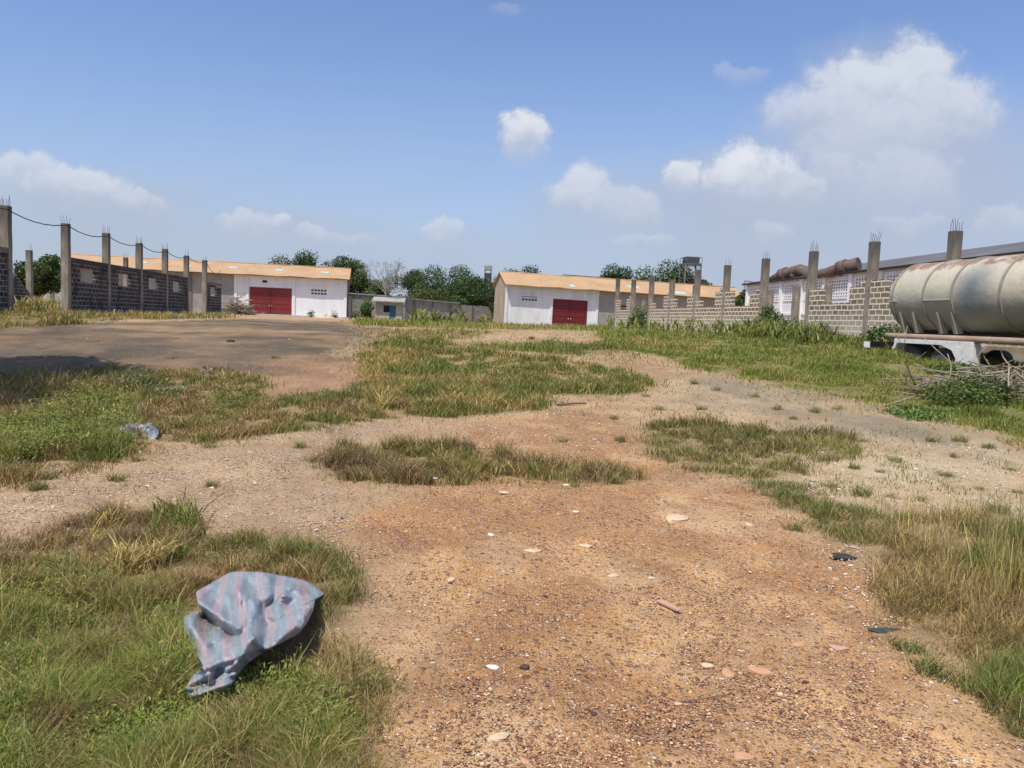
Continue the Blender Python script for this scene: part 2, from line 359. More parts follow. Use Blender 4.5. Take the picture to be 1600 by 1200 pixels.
# grass patches (kind -> polygon)
G_FL = [(-250,850),(0,856),(70,840),(150,800),(300,806),(330,835),(480,850),(540,880),(550,935),(505,985),(520,1060),(560,1100),(600,1200),(620,1500),(-600,1500)]
G_ML = [(-400,600),(0,592),(120,575),(250,585),(330,575),(395,590),(410,615),(470,618),(560,605),(640,600),(820,600),(850,625),(830,640),(720,650),(600,655),(480,670),(400,682),(330,690),(215,690),(165,722),(60,745),(-400,800)]
G_CE = [(568,552),(585,538),(640,530),(700,536),(780,555),(900,566),(1000,595),(1015,610),(960,620),(860,618),(840,640),(760,648),(600,640),(560,600)]
G_D = [(505,730),(520,708),(640,700),(780,700),(800,722),(900,735),(1000,738),(1000,752),(850,755),(780,752),(640,756),(530,752)]
G_E = [(1005,690),(1025,665),(1100,660),(1190,672),(1330,680),(1345,715),(1290,722),(1240,705),(1250,745),(1180,748),(1080,738),(1030,715)]
G_G = [(1260,800),(1290,785),(1360,800),(1440,812),(1520,800),(1620,830),(1900,900),(1900,1250),(1590,1110),(1540,1075),(1490,1000),(1400,975),(1375,920),(1400,880),(1330,850)]
G_E2 = [(1170,752),(1240,756),(1300,790),(1380,820),(1300,840),(1240,800)]
G_F = [(935,512),(1010,518),(1100,520),(1300,530),(1420,545),(2200,590),(2200,800),(1640,700),(1540,662),(1400,632),(1250,605),(1110,578),(1010,552),(950,540)]
G_H = [(556,500),(600,499),(780,500),(960,503),(1000,512),(940,518),(760,514),(640,512),(560,508)]
G_I = [(-300,505),(0,480),(110,488),(250,494),(350,490),(370,497),(320,498),(180,500),(95,508),(-300,530)]
G_J = [(600,520),(700,514),(760,520),(720,531),(600,530)]
G_J2 = [(730,540),(860,536),(1000,538),(960,548),(900,556),(850,552)]
ZONES = {}
def terrain():
    az = np.concatenate([np.linspace(-PI, -.78, 60)[:-1], np.linspace(-.78, .78, 470), np.linspace(.78, PI, 60)[1:]])
    r = np.concatenate([[.02], np.exp(np.linspace(math.log(.4), math.log(140), 460)), np.exp(np.linspace(math.log(150), math.log(3500), 22))])
    A, Rr = np.meshgrid(az[:-1], r); x = Rr*np.sin(A); y = Rr*np.cos(A)
    z = terr(x, y)
    near = 1-sm(6, 14, Rr)
    gr = (fbm(x*3.1, y*3.1, 23, 3)-.5)*.05+(fbm(x*9, y*9, 3, 3)-.5)*.026+(fbm(x*28, y*28, 31, 2)-.5)*.010
    z = z+near*gr*sm(1, 2, Rr)
    nR, nA = x.shape; x = x.ravel(); y = y.ravel(); z = z.ravel()
    idx = np.arange(nR*nA).reshape(nR, nA); a = idx[:-1]; b = idx[1:]; a2 = np.roll(a, -1, 1); b2 = np.roll(b, -1, 1)
    loops = np.stack([a, a2, b2, b], -1).reshape(-1, 4)
    u, v = topix(x, y, z); D = np.hypot(x, y)
    w1 = (fbm(x*1.1, y*1.1, 41, 4)-.5)*2; w2 = (fbm(x*1.1+50, y*1.1, 57, 4)-.5)*2
    def soft(P, amp=1.0, soften=1.0):
        m = 0
        for j in range(6):
            sc = np.clip(1180*.55/np.maximum(D, 2.5), 10, 180)*amp
            uu = u+w1*sc*1.0+(hash2(np.arange(len(x)), np.full(len(x), j), 1)-.5)*sc*.9*soften
            vv = v+w2*sc*np.clip(1.6/np.maximum(D, 2), .04, .6)*1.3+(hash2(np.arange(len(x)), np.full(len(x), j), 2)-.5)*sc*np.clip(1.6/np.maximum(D, 2), .04, .6)*.9*soften
            m = m+inpoly(uu, vv, P)
        return (m/6.)[:, None]
    n1 = fbm(x*.35, y*.35, 11, 5)[:, None]; n2 = fbm(x*2.3, y*2.3, 12, 5)[:, None]; n3 = fbm(x*.9, y*.45, 13, 5)[:, None]
    def cc(*c): return np.array(c)[None, :]
    def lerp(a, b, t): return a*(1-t)+b*t
    col = lerp(cc(.54,.38,.24), cc(.44,.29,.175), sm(.35, .65, n1)); col = lerp(col, cc(.56,.43,.29), sm(.55, .75, n3)*.7)
    grav = np.full((len(x), 1), .45)
    m = soft(Z_FAR); col = lerp(col, lerp(cc(.50,.36,.23), cc(.40,.27,.17), sm(.4, .6, n3)), m)
    st = fbm(x*.25+y*.02, y*1.1, 15, 5)[:, None]; st2 = fbm(x*.12, y*.9+4, 19, 5)[:, None]
    m = soft(Z_ASPH); asp = lerp(cc(.13,.108,.085), cc(.215,.155,.105), sm(.40, .60, st)); asp = lerp(asp, cc(.34,.245,.155), sm(.54, .66, st2)*.8); asp = lerp(asp, cc(.12,.105,.088), sm(.52, .66, n3)*.6); col = lerp(col, asp, soft(Z_ASPH, 1.6, 2.5)); grav = lerp(grav, .3, m)
    m = soft(Z_LROAD, 1.2, 2); col = lerp(col, lerp(cc(.54,.395,.26), cc(.44,.325,.22), sm(.4, .6, n3)), m); grav = lerp(grav, .75, m)
    m = soft(Z_PALE, 1.4, 3); col = lerp(col, lerp(cc(.62,.50,.35), cc(.50,.41,.29), sm(.4, .6, n2)), m); grav = lerp(grav, .35, m)
    m = soft(Z_GREYR, 1.4, 2.5); col = lerp(col, lerp(cc(.33,.28,.21), cc(.45,.35,.24), sm(.4, .62, n3)), m)
    m = soft(Z_RED3, 1.5, 3); col = lerp(col, lerp(cc(.44,.26,.155), cc(.34,.2,.12), sm(.4, .6, n3)), m*.8); grav = lerp(grav, .8, m)
    red = lerp(cc(.54,.29,.13), cc(.66,.41,.205), sm(.36, .66, n2*.55+n1*.45))
    m = np.maximum(soft(Z_RED), soft(Z_RED2)*.9); col = lerp(col, red, m); grav = lerp(grav, 1.0, m)
    # bare sandy tongues inside the red gravel
    m = m*sm(.60, .72, fbm(x*1.3+7, y*1.3, 77, 4)[:, None])*.45; col = lerp(col, cc(.68,.51,.33), m); grav = lerp(grav, .35, m)
    gm = 0
    for P in (G_FL, G_ML, G_CE, G_D, G_E, G_G, G_E2, G_F, G_H, G_I, G_J, G_J2): gm = np.maximum(gm, soft(P, .5))
    soil = lerp(cc(.28,.21,.125), cc(.19,.165,.085), sm(.4, .6, n2)); col = lerp(col, soil, gm*.6); gf = soft(G_F, .5); col = lerp(col, lerp(cc(.19,.20,.085), cc(.25,.22,.11), sm(.4, .6, n2)), gf*.85); grav = lerp(grav, .25, gm)
    far = sm(130, 220, D)[:, None]; col = lerp(col, cc(.13,.15,.07), far)
    pt = fbm(x*.8+3, y*.8, 88, 5)[:, None]; col = lerp(col, cc(.40,.26,.155), sm(.56, .66, pt)*.28); col = lerp(col, col*.78, (1-sm(.40, .50, pt))*.6)
    col = col*(1+(n2-.5)*.5)*cc(1.03, .985, .88)
    ZONES['x'] = 1
    # shader
    n = NT('yard_ground'); a = n.attr('col'); g = n.attr('grav').outputs['Fac']
    col_n = a.outputs['Color']
    big = n.noise(1.7, 8, .7); col_n = n.mix(.5, col_n, n.ramp(big, [(.3, .7), (.7, 1.0)]), 'MULTIPLY')
    bumps = None
    for sc, lo, hi, amt in ((26, .30, .42, .55), (58, .33, .42, .95), (120, .34, .42, .9)):
        vo = n.N.new('ShaderNodeTexVoronoi'); vo.inputs['Scale'].default_value = sc; n.L.new(n.tc.outputs['Object'], vo.inputs[0])
        sep = n.N.new('ShaderNodeSeparateColor'); n.L.new(vo.outputs['Color'], sep.inputs[0])
        pc = n.ramp(sep.outputs[0], [(.0, (.13,.065,.045)), (.35, (.26,.13,.075)), (.62, (.46,.27,.15)), (.85, (.66,.50,.34)), (.97, (.82,.74,.62))])
        near = n.ramp(vo.outputs['Distance'], [(lo, 1.), (hi, 0.)])
        th = n.math('SUBTRACT', 1.15, n.math('MULTIPLY', g, amt)); pick = n.math('GREATER_THAN', sep.outputs[1], th)
        f = n.math('MULTIPLY', near, pick)
        col_n = n.mix(n.math('MULTIPLY', f, .85), col_n, pc)
        hh = n.math('MULTIPLY', f, 14.0/sc*.03)
        bumps = hh if bumps is None else n.math('ADD', bumps, hh)
    fine = n.noise(150, 3, .7); med = n.noise(14, 6, .7)
    col_n = n.mix(.45, col_n, n.ramp(fine, [(.3, .55), (.7, 1.0)]), 'MULTIPLY')
    hsum = n.math('ADD', bumps, n.math('ADD', n.math('MULTIPLY', fine, .004), n.math('MULTIPLY', med, .034)))
    n.bump(hsum, 1.0, .9)
    m_ = n.done(col_n, .93, .12)
    o = npmesh('ground', np.stack([x, y, z], -1), loops, np.full(len(loops), 4), m_, col, True, None, {'grav': grav[:, 0]})
    tag(o, 'bare yard of red gravel, tan sand and worn brown tarmac', 'ground', None, 'structure')
terrain()

# ---------------------------------------------------------------- grass generator
GREEN = np.array([[.125,.155,.045],[.16,.195,.055],[.09,.115,.035],[.23,.235,.09]])
BRIGHT = np.array([[.17,.23,.05],[.21,.27,.06],[.14,.185,.045],[.28,.30,.10]])
DRY = np.array([[.46,.36,.17],[.38,.28,.12],[.55,.45,.25],[.28,.20,.09]])
RUSTY = np.array([[.26,.155,.08],[.20,.12,.065],[.36,.25,.13],[.17,.13,.07]])
GREYG = np.array([[.17,.19,.095],[.22,.235,.13],[.14,.155,.08],[.31,.285,.17]])
OLIVE = np.array([[.24,.235,.095],[.31,.29,.13],[.19,.195,.075],[.38,.34,.17]])
for _p in (GREEN, BRIGHT, GREYG, OLIVE, DRY): _p *= np.array([1.04, 1.0, .74])
PAL = {'o': OLIVE, 'g': GREEN, 'b': BRIGHT, 'd': DRY, 'r': RUSTY, 'y': GREYG}
def blades(P, H, Wd, col, lean=.5, name='grass', label='', seg=3, cat='grass', mat=None, flop=1.0, kind='stuff', link=True):
    n = len(P); a = rng.uniform(0, 2*PI, n); fa = rng.uniform(0, 2*PI, n)
    dirx = np.cos(a); diry = np.sin(a); sx = np.cos(fa); sy = np.sin(fa)
    L = lean*H*rng.uniform(.1, 1.3, n)
    rows = []
    ts = np.linspace(0, 1, seg+1)
    for k, t in enumerate(ts):
        cx = P[:, 0]+dirx*L*t**1.7; cy = P[:, 1]+diry*L*t**1.7; cz = P[:, 2]-.01+H*(t-flop*.32*t**3*rng.uniform(.2, 1.4, n)*(lean > .3))
        w = Wd*(1-t**2)*.5*(1.0 if k else .75)
        if k < seg:
            rows.append(np.stack([cx-sx*w, cy-sy*w, cz], -1)); rows.append(np.stack([cx+sx*w, cy+sy*w, cz], -1))
        else: rows.append(np.stack([cx, cy, cz], -1))
    V = np.stack(rows, 1); m = V.shape[1]; V = V.reshape(-1, 3); base = np.arange(n)[:, None]*m
    loops = []; 
    for k in range(seg-1): loops.append(base+np.array([[2*k, 2*k+1, 2*k+3, 2*k+2]]))
    quads = np.concatenate(loops, 1); tri = base+np.array([[2*seg-2, 2*seg-1, 2*seg]])
    allb = np.concatenate([quads, tri], 1).ravel(); sizes = np.tile(np.array([4]*(seg-1)+[3]), n)
    cv = np.repeat(col, m, 0)
    o = npmesh(name, V, allb, sizes, mat or M_GRASS, cv)
    if kind: tag(o, label, cat, None, kind)
    return o
def leafy(P, H, size, col, per=9, name='herb', label='', cat='weeds'):
    """low herbs: small leaflets up a stem"""
    n = len(P); P = np.repeat(P, per, 0); Hh = np.repeat(H, per); c = np.repeat(col, per, 0)*rng.uniform(.75, 1.25, (n*per, 1)); sz = np.repeat(size, per)*rng.uniform(.6, 1.3, n*per)
    t = rng.uniform(.15, 1, n*per); sp = Hh*.35
    base = P+np.stack([rng.normal(0, 1, n*per)*sp, rng.normal(0, 1, n*per)*sp, Hh*t], -1)
    a = rng.uniform(0, 2*PI, n*per); el = rng.uniform(-.2, 1.0, n*per)
    d = np.stack([np.cos(a)*np.cos(el), np.sin(a)*np.cos(el), np.sin(el)], -1)
    s = np.stack([-np.sin(a), np.cos(a), rng.normal(0, .35, n*per)], -1)
    p0 = base; p1 = base+d*sz[:, None]*.5+s*sz[:, None]*.13; p2 = base+d*sz[:, None]; p3 = base+d*sz[:, None]*.5-s*sz[:, None]*.13
    V = np.stack([p0, p1, p2, p3], 1).reshape(-1, 3); N_ = n*per
    o = npmesh(name, V, np.arange(N_*4), np.full(N_, 4), M_GRASS, np.repeat(c, 4, 0)); tag(o, label, cat, None, 'stuff'); return o
def sample(P, per_px, warp=8, edge=True):
    P = np.array(P, float); x0, y0 = P.min(0); x1, y1 = P.max(0); mx_ = 40; my_ = 6+.05*(y1-480); x0 -= mx_; x1 += mx_; y0 -= my_; y1 += my_
    n = int((x1-x0)*(y1-y0)*per_px); u = rng.uniform(x0, x1, n); v = rng.uniform(y0, y1, n); k = v > yhor(u)+4; u, v = u[k], v[k]
    k = np.zeros(len(u), bool); Q = [tuple(q) for q in P]
    for a_, b_ in ((0, 0), (mx_, 0), (-mx_, 0), (0, my_), (0, -my_)): k |= inpoly(u+a_, v+b_, Q)
    u, v = u[k], v[k]; G = ground(u, v)
    D = G[:, 1]
    # ragged edges and clumps
    return u+0, v+0, G
def edge_keep(u, v, G, P, amp):
    w1 = (fbm(G[:, 0]*2.2, G[:, 1]*2.2, 91, 4)-.5)*2; w2 = (fbm(G[:, 0]*2.2+9, G[:, 1]*2.2, 93, 4)-.5)*2
    D = np.maximum(G[:, 1], 2.5); sc = amp*1180/D
    j1 = rng.normal(0, 1, len(u))*rng.uniform(0, 1, len(u))**2*1.5; j2 = rng.normal(0, 1, len(u))*rng.uniform(0, 1, len(u))**2*1.5
    return inpoly(u+(w1+j1)*sc, v+(w2+j2)*sc*np.clip(1.6/D, .03, .6), P)
def pick(keys, w, G, s=3, fr=1.2):
    """palette choice that varies in clumps"""
    n = len(G); nz = np.clip((fbm(G[:, 0]*fr, G[:, 1]*fr, 200+s, 3)-.5)*1.9+.5+rng.normal(0, .16, n), 0, .999)
    cw = np.cumsum(w)/np.sum(w); idx = np.searchsorted(cw, nz); col = np.zeros((n, 3))
    for i, k in enumerate(keys):
        q = np.where(np.minimum(idx, len(keys)-1) == i)[0]; pal = PAL[k]; col[q] = pal[rng.integers(0, len(pal), len(q))]
    return col*rng.uniform(.78, 1.22, (n, 1))
def clump(G, s, lo=.3, fr=3.0):
    return np.clip((fbm(G[:, 0]*fr, G[:, 1]*fr, s, 3)-lo)*4.2, .15, 1.5)
SACK = [(361,894),(404,894),(441,900),(479,908),(507,928),(492,938),(489,953),(479,973),(466,990),(427,1010),(398,1027),(378,1044),(361,1070),(342,1084),(302,1095),(290,1078),(300,1058),(318,1043),(306,1018),(295,1000),(287,980),(288,966),(300,957),(316,955),(310,945),(306,925),(330,912),(350,900)]
def grass_patch(P, per_px, keys, w, H, wd, name, label, amp=.12, lean=.6, seed=1, cat='grass', thin=0, seg=3, fr=1.2, avoid=False, dens=None, hfr=3.0, cmin=0):
    u, v, G = sample(P, per_px); k = edge_keep(u, v, G, P, amp)
    if dens is not None: k &= rng.uniform(0, 1, len(u)) < dens(u, v)
    cl = np.maximum(clump(G, 300+seed, .3, hfr), cmin)
    k &= rng.uniform(0, 1, len(u)) < (1-thin)+thin*cl
    if avoid:
        k &= ~inpoly(u, v, SACK) & ~inpoly(u, v-16, SACK)
    u, v, G, cl = u[k], v[k], G[k], cl[k]
    D = np.maximum(G[:, 1], 1); n = len(u)
    hh = H*cl*rng.uniform(.45, 1.25, n)
    ww = wd*rng.uniform(.6, 1.3, n)*np.maximum(1, D/3.5)**.85
    return blades(G, hh, ww, pick(keys, w, G, seed, fr), lean, name, label, seg, cat)

# foreground left
PGREEN = [(-600,900),(0,905),(120,890),(240,930),(290,960),(310,1000),(330,1050),(380,1090),(480,1080),(520,1140),(560,1500),(-600,1500)]
grass_patch(G_FL, .66, ['r', 'd', 'r', 'o', 'g'], [.28, .2, .2, .17, .15], .115, .0033, 'grass', 'brown and tan dry grass round the green weeds in the left foreground', .10, .8, 1, thin=.4, avoid=True, cmin=.4, hfr=5, dens=lambda u, v: np.where(v < 950, 1.0, .30))
grass_patch(PGREEN, .46, ['b', 'g', 'd', 'b'], [.40, .22, .12, .26], .125, .0036, 'grass', 'lush green grass filling the bottom left corner', .10, .95, 2, thin=.5, avoid=True, hfr=5.5)
grass_patch(PGREEN, .018, ['d', 'o', 'b'], [.4, .3, .3], .21, .0034, 'grass', 'taller single stems standing above the lush foreground grass', .10, .6, 44, thin=.3, avoid=True, hfr=4, seg=4, cmin=.6)
def herbs(P, per_px, keys, w, H, size, name, label, seed=4, per=9, avoid=False, amp=.1, cat='weeds', thin=.5):
    u, v, G = sample(P, per_px); k = edge_keep(u, v, G, P, amp); cl = clump(G, 400+seed)
    k &= rng.uniform(0, 1, len(u)) < (1-thin)+thin*cl
    if avoid: k &= ~inpoly(u, v+2, SACK) & ~inpoly(u, v-22, SACK)
    G = G[k]; n = len(G); D = np.maximum(G[:, 1], 1)
    return leafy(G, H*cl[k]*rng.uniform(.6, 1.2, n), size*np.maximum(1, D/4)**.8*np.ones(n), pick(keys, w, G, seed, 1.5), per, name, label, cat)
herbs(PGREEN, .030, ['b', 'g', 'b'], [.4, .2, .4], .085, .023, 'weeds', 'small leafy green herbs among the foreground grass', 5, 12, True)
CL1 = [(150,880),(140,850),(165,812),(235,812),(250,850),(250,890),(200,905)]
CL2 = [(225,850),(240,815),(300,812),(312,845),(290,872),(240,880)]
grass_patch(CL1, .25, ['d', 'd', 'y'], [.5, .35, .15], .17, .0075, 'grass', 'clump of broad straw yellow blades at the back of the left foreground', .05, .9, 6, seg=4)
grass_patch(CL2, .22, ['b', 'g', 'd'], [.4, .4, .2], .20, .008, 'grass', 'clump of broad green blades beside the straw yellow clump', .05, .65, 7, seg=4)
RT = [(505,1000),(560,1010),(600,1060),(610,1120),(600,1200),(540,1200),(480,1120),(440,1060)]
grass_patch(RT, .16, ['y', 'd', 'r', 'g'], [.35, .25, .15, .25], .075, .0034, 'grass', 'thin grey green and straw grass along the gravel edge', .12, .8, 8, thin=.75)
# mid left belt
grass_patch(G_ML, 1.7, ['r', 'd', 'r', 'o', 'g'], [.26, .2, .16, .2, .18], .13, .0042, 'grass', 'reddish brown dry grass belt left of the gravel track', .22, .7, 9, thin=.6)
PB1 = [(60,660),(75,625),(150,615),(205,622),(212,655),(200,690),(160,715),(110,708),(0,735),(-200,740),(-200,690),(0,672)]
herbs(PB1, .17, ['g', 'b', 'o', 'g'], [.35, .3, .15, .2], .17, .024, 'weeds', 'bright green feathery weeds beside the small plastic sheet', 11, 10)
grass_patch(PB1, 1.0, ['g', 'b', 'o'], [.4, .35, .25], .20, .0042, 'grass', 'fine green blades through the feathery weeds at mid left', .1, .7, 47, thin=.5)
PB2 = [(330,652),(335,622),(362,618),(382,628),(384,652),(355,660)]
herbs(PB2, .30, ['b', 'g', 'o'], [.5, .3, .2], .20, .020, 'weeds', 'single round bright green clump in the dry grass belt', 12, 10)
PB3 = [(60,655),(0,640),(-200,640),(-200,600),(40,596),(150,590),(240,590),(235,612),(140,618)]
grass_patch(PB3, .8, ['d', 'r', 'y', 'g'], [.35, .35, .25, .05], .24, .0045, 'grass', 'tall wispy stalks in the shade at the left edge', .1, .7, 13, thin=.7)
# centre patch
grass_patch(G_CE, 2.3, ['d', 'g', 'o', 'g', 'b'], [.24, .22, .2, .22, .12], .17, .0045, 'grass', 'long green and straw grass island in the middle of the yard', .22, .6, 15, thin=.85, fr=.7, hfr=1.8)
CF = [(590,640),(600,610),(680,596),(800,600),(845,618),(830,640),(720,646)]
grass_patch(CF, .9, ['d', 'd', 'y', 'g'], [.45, .25, .15, .15], .19, .005, 'grass', 'straw yellow front edge of the middle grass island', .12, .8, 16, thin=.4, seg=4)
grass_patch(G_D, 1.8, ['r', 'o', 'r', 'd', 'g'], [.32, .15, .2, .13, .2], .16, .0042, 'grass', 'rust brown grass patch in the middle of the gravel', .11, cmin=.2, lean=.7, seed=17, hfr=4, thin=.5, dens=lambda u, v: np.where(u > 800, .35, 1.0))
grass_patch(G_E, 1.2, ['o', 'r', 'g', 'r'], [.35, .2, .25, .2], .13, .0042, 'grass', 'olive and rust low grass patch right of centre', .18, .7, 18, thin=.6)
grass_patch(G_E2, .8, ['y', 'g', 'r'], [.5, .3, .2], .09, .004, 'grass', 'sparse grey green grass along the right rim of the red gravel', .18, .7, 19, thin=.8)
grass_patch(G_G, .62, ['r', 'd', 'r', 'o', 'g'], [.30, .2, .22, .13, .15], .12, .0034, 'grass', 'tangled brown dry grass in the right foreground', .12, .75, 20, thin=.5)
GT = [(1390,905),(1400,850),(1440,830),(1600,835),(1800,880),(1800,1050),(1600,1010),(1500,960)]
grass_patch(GT, .075, ['d', 'd', 'y'], [.5, .3, .2], .42, .0034, 'grass', 'tall thin straw stalks rising from the right foreground grass', .1, .35, 21, seg=4)
GG = [(1500,905),(1520,860),(1600,850),(1800,870),(1800,960),(1600,940)]
grass_patch(GG, .35, ['b', 'g', 'g'], [.4, .4, .2], .22, .004, 'grass', 'fresh green blades at the right edge of the foreground', .1, .5, 22)
GB = [(1530,1085),(1545,1050),(1620,1040),(1800,1100),(1800,1200),(1600,1120)]
grass_patch(GB, .3, ['g', 'b', 'y'], [.5, .2, .3], .12, .004, 'grass', 'short green tuft band at the lower right corner', .1, .6, 23)
# right field and far strips
grass_patch(G_F, 3.2, ['g', 'b', 'o', 'b', 'd'], [.2, .32, .13, .25, .1], .17, .0046, 'grass', 'wide green grass field between the right wall and the track', .35, .5, 24, thin=.15, fr=.5, hfr=1.2)
grass_patch(G_H, 3.4, ['o', 'd', 'b', 'b'], [.25, .2, .3, .25], .26, .0046, 'grass', 'far grass strip in front of the hut and right warehouse', .4, .5, 25, thin=.3, fr=.25, hfr=.8)
grass_patch(G_I, 2.8, ['d', 'y', 'd', 'g'], [.3, .3, .2, .2], .22, .0048, 'grass', 'yellowish grass strip at the foot of the dark left walls', .4, .5, 26, thin=.4, fr=.6, hfr=1.2)
grass_patch(G_J, 2.0, ['o', 'd', 'g'], [.5, .25, .25], .16, .0046, 'grass', 'thin olive grass beyond the middle island', .5, .5, 27, thin=.7, fr=.6)
grass_patch(G_J2, 2.0, ['g', 'o', 'b'], [.5, .25, .25], .20, .0046, 'grass', 'narrow green grass strips on the far tan ground', .5, .5, 28, thin=.8, fr=.6, hfr=.9)
grass_patch([(100,680),(480,690),(900,570),(1120,600),(1060,740),(600,790),(300,800),(60,800)], .022, ['o', 'y', 'r', 'd'], [.4, .2, .2, .2], .055, .0045, 'grass', 'stray sprouts along the curving gravel track', .3, .7, 45, thin=1.0, hfr=2.5)
grass_patch([(560,510),(1000,520),(1000,600),(600,600),(560,560)], .25, ['o', 'g', 'd'], [.5, .25, .25], .07, .0046, 'grass', 'thin stray grass on the far tan ground', .4, .6, 46, thin=1.0, hfr=1.2)
grass_patch([(-200,520),(560,510),(560,600),(380,600),(-200,600)], .018, ['o', 'r', 'd'], [.4, .3, .3], .045, .0046, 'grass', 'stray dry sprouts on the worn tarmac', .3, .7, 48, thin=1.0, hfr=1.6)
SPARSE = [(950,520),(1100,580),(1600,690),(1600,830),(1300,790),(1000,690),(860,650),(700,520)]
grass_patch(SPARSE, .10, ['y', 'g', 'd'], [.5, .3, .2], .05, .0045, 'grass', 'scattered sprouts on the pale ground right of centre', .3, .6, 29, thin=1.0, hfr=2.0)

# ---------------------------------------------------------------- pebbles
def pebbles(P, n, size, name, label, cols, D0, seed=0):
    P_ = np.array(P, float); x0, y0 = P_.min(0); x1, y1 = P_.max(0)
    u = rng.uniform(x0, x1, n*2); v = y0+(y1-y0)*rng.uniform(0, 1, n*2)**1.25
    k = inpoly(u, v, P); u, v = u[k][:n], v[k][:n]; G = ground(u, v); k = edge_keep(u, v, G, P, .15); G = G[k]; n = len(G)
    dn = vnoise(G[:, 0]*2.2, G[:, 1]*2.2, 66+seed); k = rng.uniform(0, 1, n) < .35+dn*.9; G = G[k]; n = len(G)
    s = size*np.exp(rng.normal(0, .42, n))*np.maximum(1, G[:, 1]/4)**.45
    a = rng.uniform(0, 2*PI, n); ca, sa = np.cos(a), np.sin(a)
    e1 = s*rng.uniform(.8, 1.5, n); e2 = s*rng.uniform(.6, 1., n); e3 = s*rng.uniform(.3, .7, n)
    unit = np.array([[1,0,0],[.3,.9,.1],[-.8,.5,0],[-.7,-.6,.1],[.4,-.9,0],[.25,.1,1.]])
    V = np.zeros((n, 6, 3)); j = rng.uniform(.8, 1.2, (n, 6))
    lx = unit[None, :, 0]*e1[:, None]*j; ly = unit[None, :, 1]*e2[:, None]*j; lz = unit[None, :, 2]*e3[:, None]
    V[..., 0] = G[:, 0:1]+lx*ca[:, None]-ly*sa[:, None]; V[..., 1] = G[:, 1:2]+lx*sa[:, None]+ly*ca[:, None]; V[..., 2] = G[:, 2:3]+lz+.001
    f = np.array([[0,1,5],[1,2,5],[2,3,5],[3,4,5],[4,0,5]]); loops = (np.arange(n)[:, None, None]*6+f[None]).reshape(-1)
    cols = np.array(cols); c = cols[rng.integers(0, len(cols), n)]*rng.uniform(.75, 1.2, (n, 1))
    o = npmesh(name, V.reshape(-1, 3), loops, np.full(n*5, 3), M_PEB, np.repeat(c, 6, 0)); tag(o, label, 'gravel', None, 'stuff')
_n = NT('pebble_stone'); M_PEB = _n.done(_n.attr('col').outputs['Color'], .8, .3)
PC = [(.20,.09,.055),(.27,.13,.07),(.15,.07,.05),(.42,.24,.13),(.50,.32,.18),(.62,.45,.29),(.33,.17,.09),(.10,.055,.045),(.36,.20,.11),(.24,.12,.07)]
pebbles([(560,700),(1290,700),(1340,860),(1400,960),(1560,1220),(1560,1300),(560,1300),(540,900)], 85000, .0034, 'gravel', 'reddish brown pebbles strewn over the red gravel', PC, 3)
pebbles([(-50,680),(600,655),(1000,640),(1000,700),(560,760),(560,870),(-50,860)], 26000, .005, 'gravel', 'tan and grey pebbles on the curving track at left', [(.50,.38,.26),(.38,.28,.19),(.22,.15,.10),(.58,.47,.34),(.42,.31,.22),(.30,.21,.15)], 6, 5)
pebbles([(1180,690),(1600,690),(1600,850),(1400,820),(1200,800),(1350,860),(1480,1050),(1600,1200),(1350,1000),(1250,820)], 9000, .005, 'gravel', 'pale pebbles on the sandy ground at right', [(.60,.48,.35),(.40,.32,.24),(.22,.15,.11),(.72,.62,.5)], 6, 6)

def stone_mesh(name, sx, sy, sz, seed, m, flat=1.0):
    r = np.random.default_rng(seed); V = []; Fc = []; nu, nv = 9, 6
    for j in range(nv):
        ph = PI*j/(nv-1)
        for i in range(nu):
            th = 2*PI*i/nu; k = 1+.13*math.sin(2*th+seed)+.12*math.sin(3*th+seed*2.1)
            V.append((sx*k*math.sin(ph)*math.cos(th)*r.uniform(.84, 1.12), sy*k*math.sin(ph)*math.sin(th)*r.uniform(.92, 1.08), sz*max(-1, min(.75, math.cos(ph)*1.2))*r.uniform(.93, 1.05)))
    for j in range(nv-1):
        for i in range(nu): Fc.append((j*nu+i, (j+1)*nu+i, (j+1)*nu+(i+1) % nu, j*nu+(i+1) % nu))
    mb = MB(); mb.add(V, Fc, False); return mb.build(name, m)
M_ST = [m_mottle('pale_tan_stone', (.66,.50,.33), (.56,.40,.25), 20, .85, .002, fine=150), m_mottle('orange_stone', (.56,.32,.18), (.48,.26,.14), 20, .85, .002, fine=150),
        m_mottle('dark_stone', (.07,.045,.035), (.10,.065,.05), 20, .8, .002, fine=150), m_mottle('white_stone', (.75,.70,.62), (.65,.58,.5), 20, .8, .002, fine=150), m_mottle('pink_stone', (.52,.33,.25), (.46,.28,.2), 20, .85, .002, fine=150)]
STN = [(833,862,13,0),(915,854,11,0),(1056,812,24,0),(675,748,9,3),(767,836,7,3),(958,900,11,0),(705,906,9,0),(770,1043,11,3),(787,770,9,0),(1137,1053,15,1),(1188,1050,19,1),(1110,995,9,1),(1248,1008,13,1),
       (1162,1183,17,1),(1105,1040,11,0),(1305,905,9,4),(1018,903,5,3),(1147,725,5,3),(780,1152,17,0),(820,1190,10,1),(885,758,6,3),(900,800,6,3),(1310,1013,14,4),(1060,1100,6,0),(660,890,8,1),(1170,820,8,0)]
